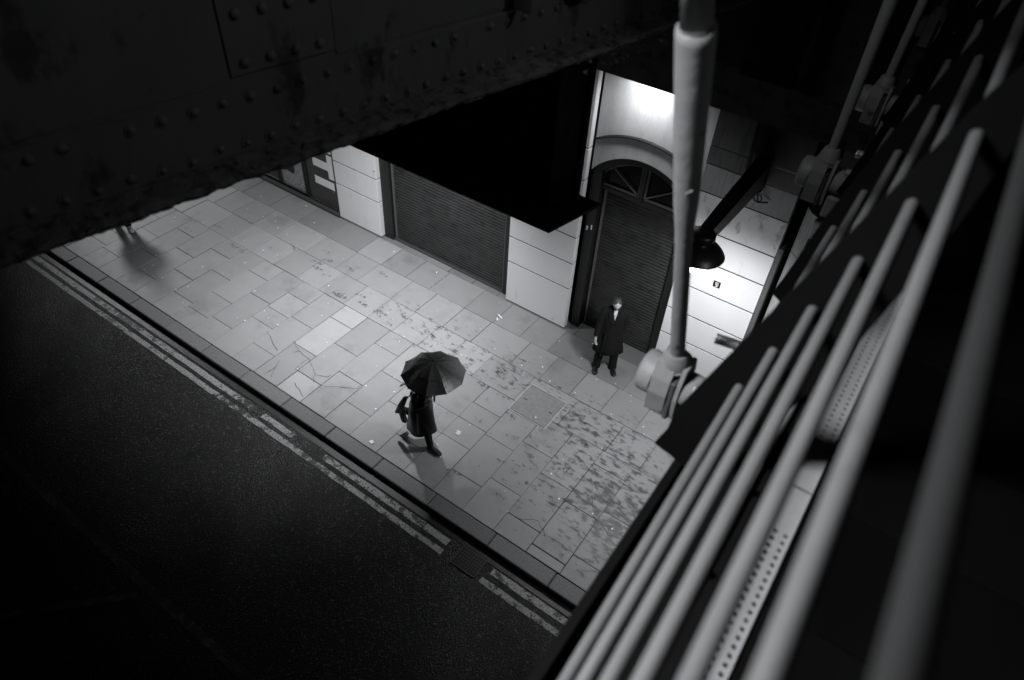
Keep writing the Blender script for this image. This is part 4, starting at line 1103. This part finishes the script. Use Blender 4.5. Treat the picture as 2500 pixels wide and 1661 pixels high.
b = MB(); b.use('hair'); b.loft([(HC+V((-.02, 0, z)), f*r, s*r*.85) for z, r in ((.12, .02), (.10, .075), (.05, .108), (-.02, .108), (-.07, .09))], 18); b.build('hair', None, pf)
b = MB(); b.use('coat'); b.loft([(F(0, dc, z), s*ra, f*rc) for z, ra, rc, dc in ((.84, .20, .15, 0), (1.0, .19, .14, .01), (1.2, .21, .15, .03), (1.36, .20, .13, .04), (1.43, .13, .1, .045), (1.48, .08, .08, .05))], 26)
for n in 'rl':
    sh, el, wr = J[n+'sh'][0], J[n+'el'][0], J[n+'wrist'][0]; b.tube([sh.lerp(V(J['chest'][0]), .25), sh, el, wr.lerp(el, .06)], [.07, .072, .06, .048], 16)
b.build('coat', None, pf)
b = MB(); b.use('trouser')
for n in 'rl': b.tube([J[n+'hip'][0], J[n+'kn'][0], J[n+'an'][0]+V((0, 0, -.02))], [.10, .075, .06], 18)
b.build('trousers', None, pf)
for n in 'rl':
    b = MB(); an = J[n+'an'][0]; hl = V((an.x, an.y, 0))-f*.07; shoe(b, hl+f*.29, hl, .065, .05, sole='lampblack', top='sole', thick=.022); b.build('shoe', None, pf)

# ================================================================== small things on the ground
b = MB(); b.use('leafm'); cx_, cy_ = -4.45, 5.62; pts = []
for i in range(20):
    t = 2*math.pi*i/20; r = .048*(1+.16*math.cos(5*t))*(1 if i % 2 else .9); pts.append((cx_+r*math.cos(t), cy_+r*math.sin(t), .012+.006*math.sin(3*t)))
b.add([(cx_, cy_, .02)]+pts, [(0, i+1, (i+1) % 20+1) for i in range(20)], False); b.prism([(cx_-.04, cy_-.03, .014), (cx_-.075, cy_-.055, .010), (cx_-.073, cy_-.058, .010)], (0, 0, .003))
tag(b.build('leaf', None, loc=(cx_, cy_, 0), fix=False), 'pale fallen leaf lying on the slabs right of the walking person', 'leaf')
b = MB(); b.use('paper'); b.prism([(-5.47, 4.62, .006), (-5.40, 4.60, .006), (-5.38, 4.65, .006), (-5.44, 4.67, .006)], (0, 0, .012))
tag(b.build('litter', None, loc=(-5.42, 4.63, 0)), 'crumpled white paper scrap on the inner edge of the kerb', 'litter')
b = MB(); b.use('paper'); b.prism([(-2.68, 8.52, .007), (-2.62, 8.50, .007), (-2.60, 8.54, .007), (-2.66, 8.56, .007)], (0, 0, .01))
tag(b.build('litter', None, loc=(-2.64, 8.53, 0)), 'small white scrap on the ground just right of the doorway', 'litter')
b = MB(); b.use('paper'); b.tube([(-5.62, 8.35, .012), (-5.50, 8.30, .012)], .012, 8); b.prism([(-5.6, 8.28, .006), (-5.56, 8.2, .006), (-5.53, 8.22, .006)], (0, 0, .008))
tag(b.build('litter', None, loc=(-5.55, 8.3, 0)), 'twisted white scrap by the foot of the middle pillar', 'litter')
b = MB(); b.use('paper')
for n in range(130):   # chewing-gum spots and crumbs strewn over the slabs
    x, y = random.uniform(-13, 0), random.uniform(4.7, 8.7); r = random.choice((.006, .008, .010, .014)); b.tube([(x, y, .004), (x, y, .010)], r, 7)
tag(b.build('gum_spots', None), kind='stuff')
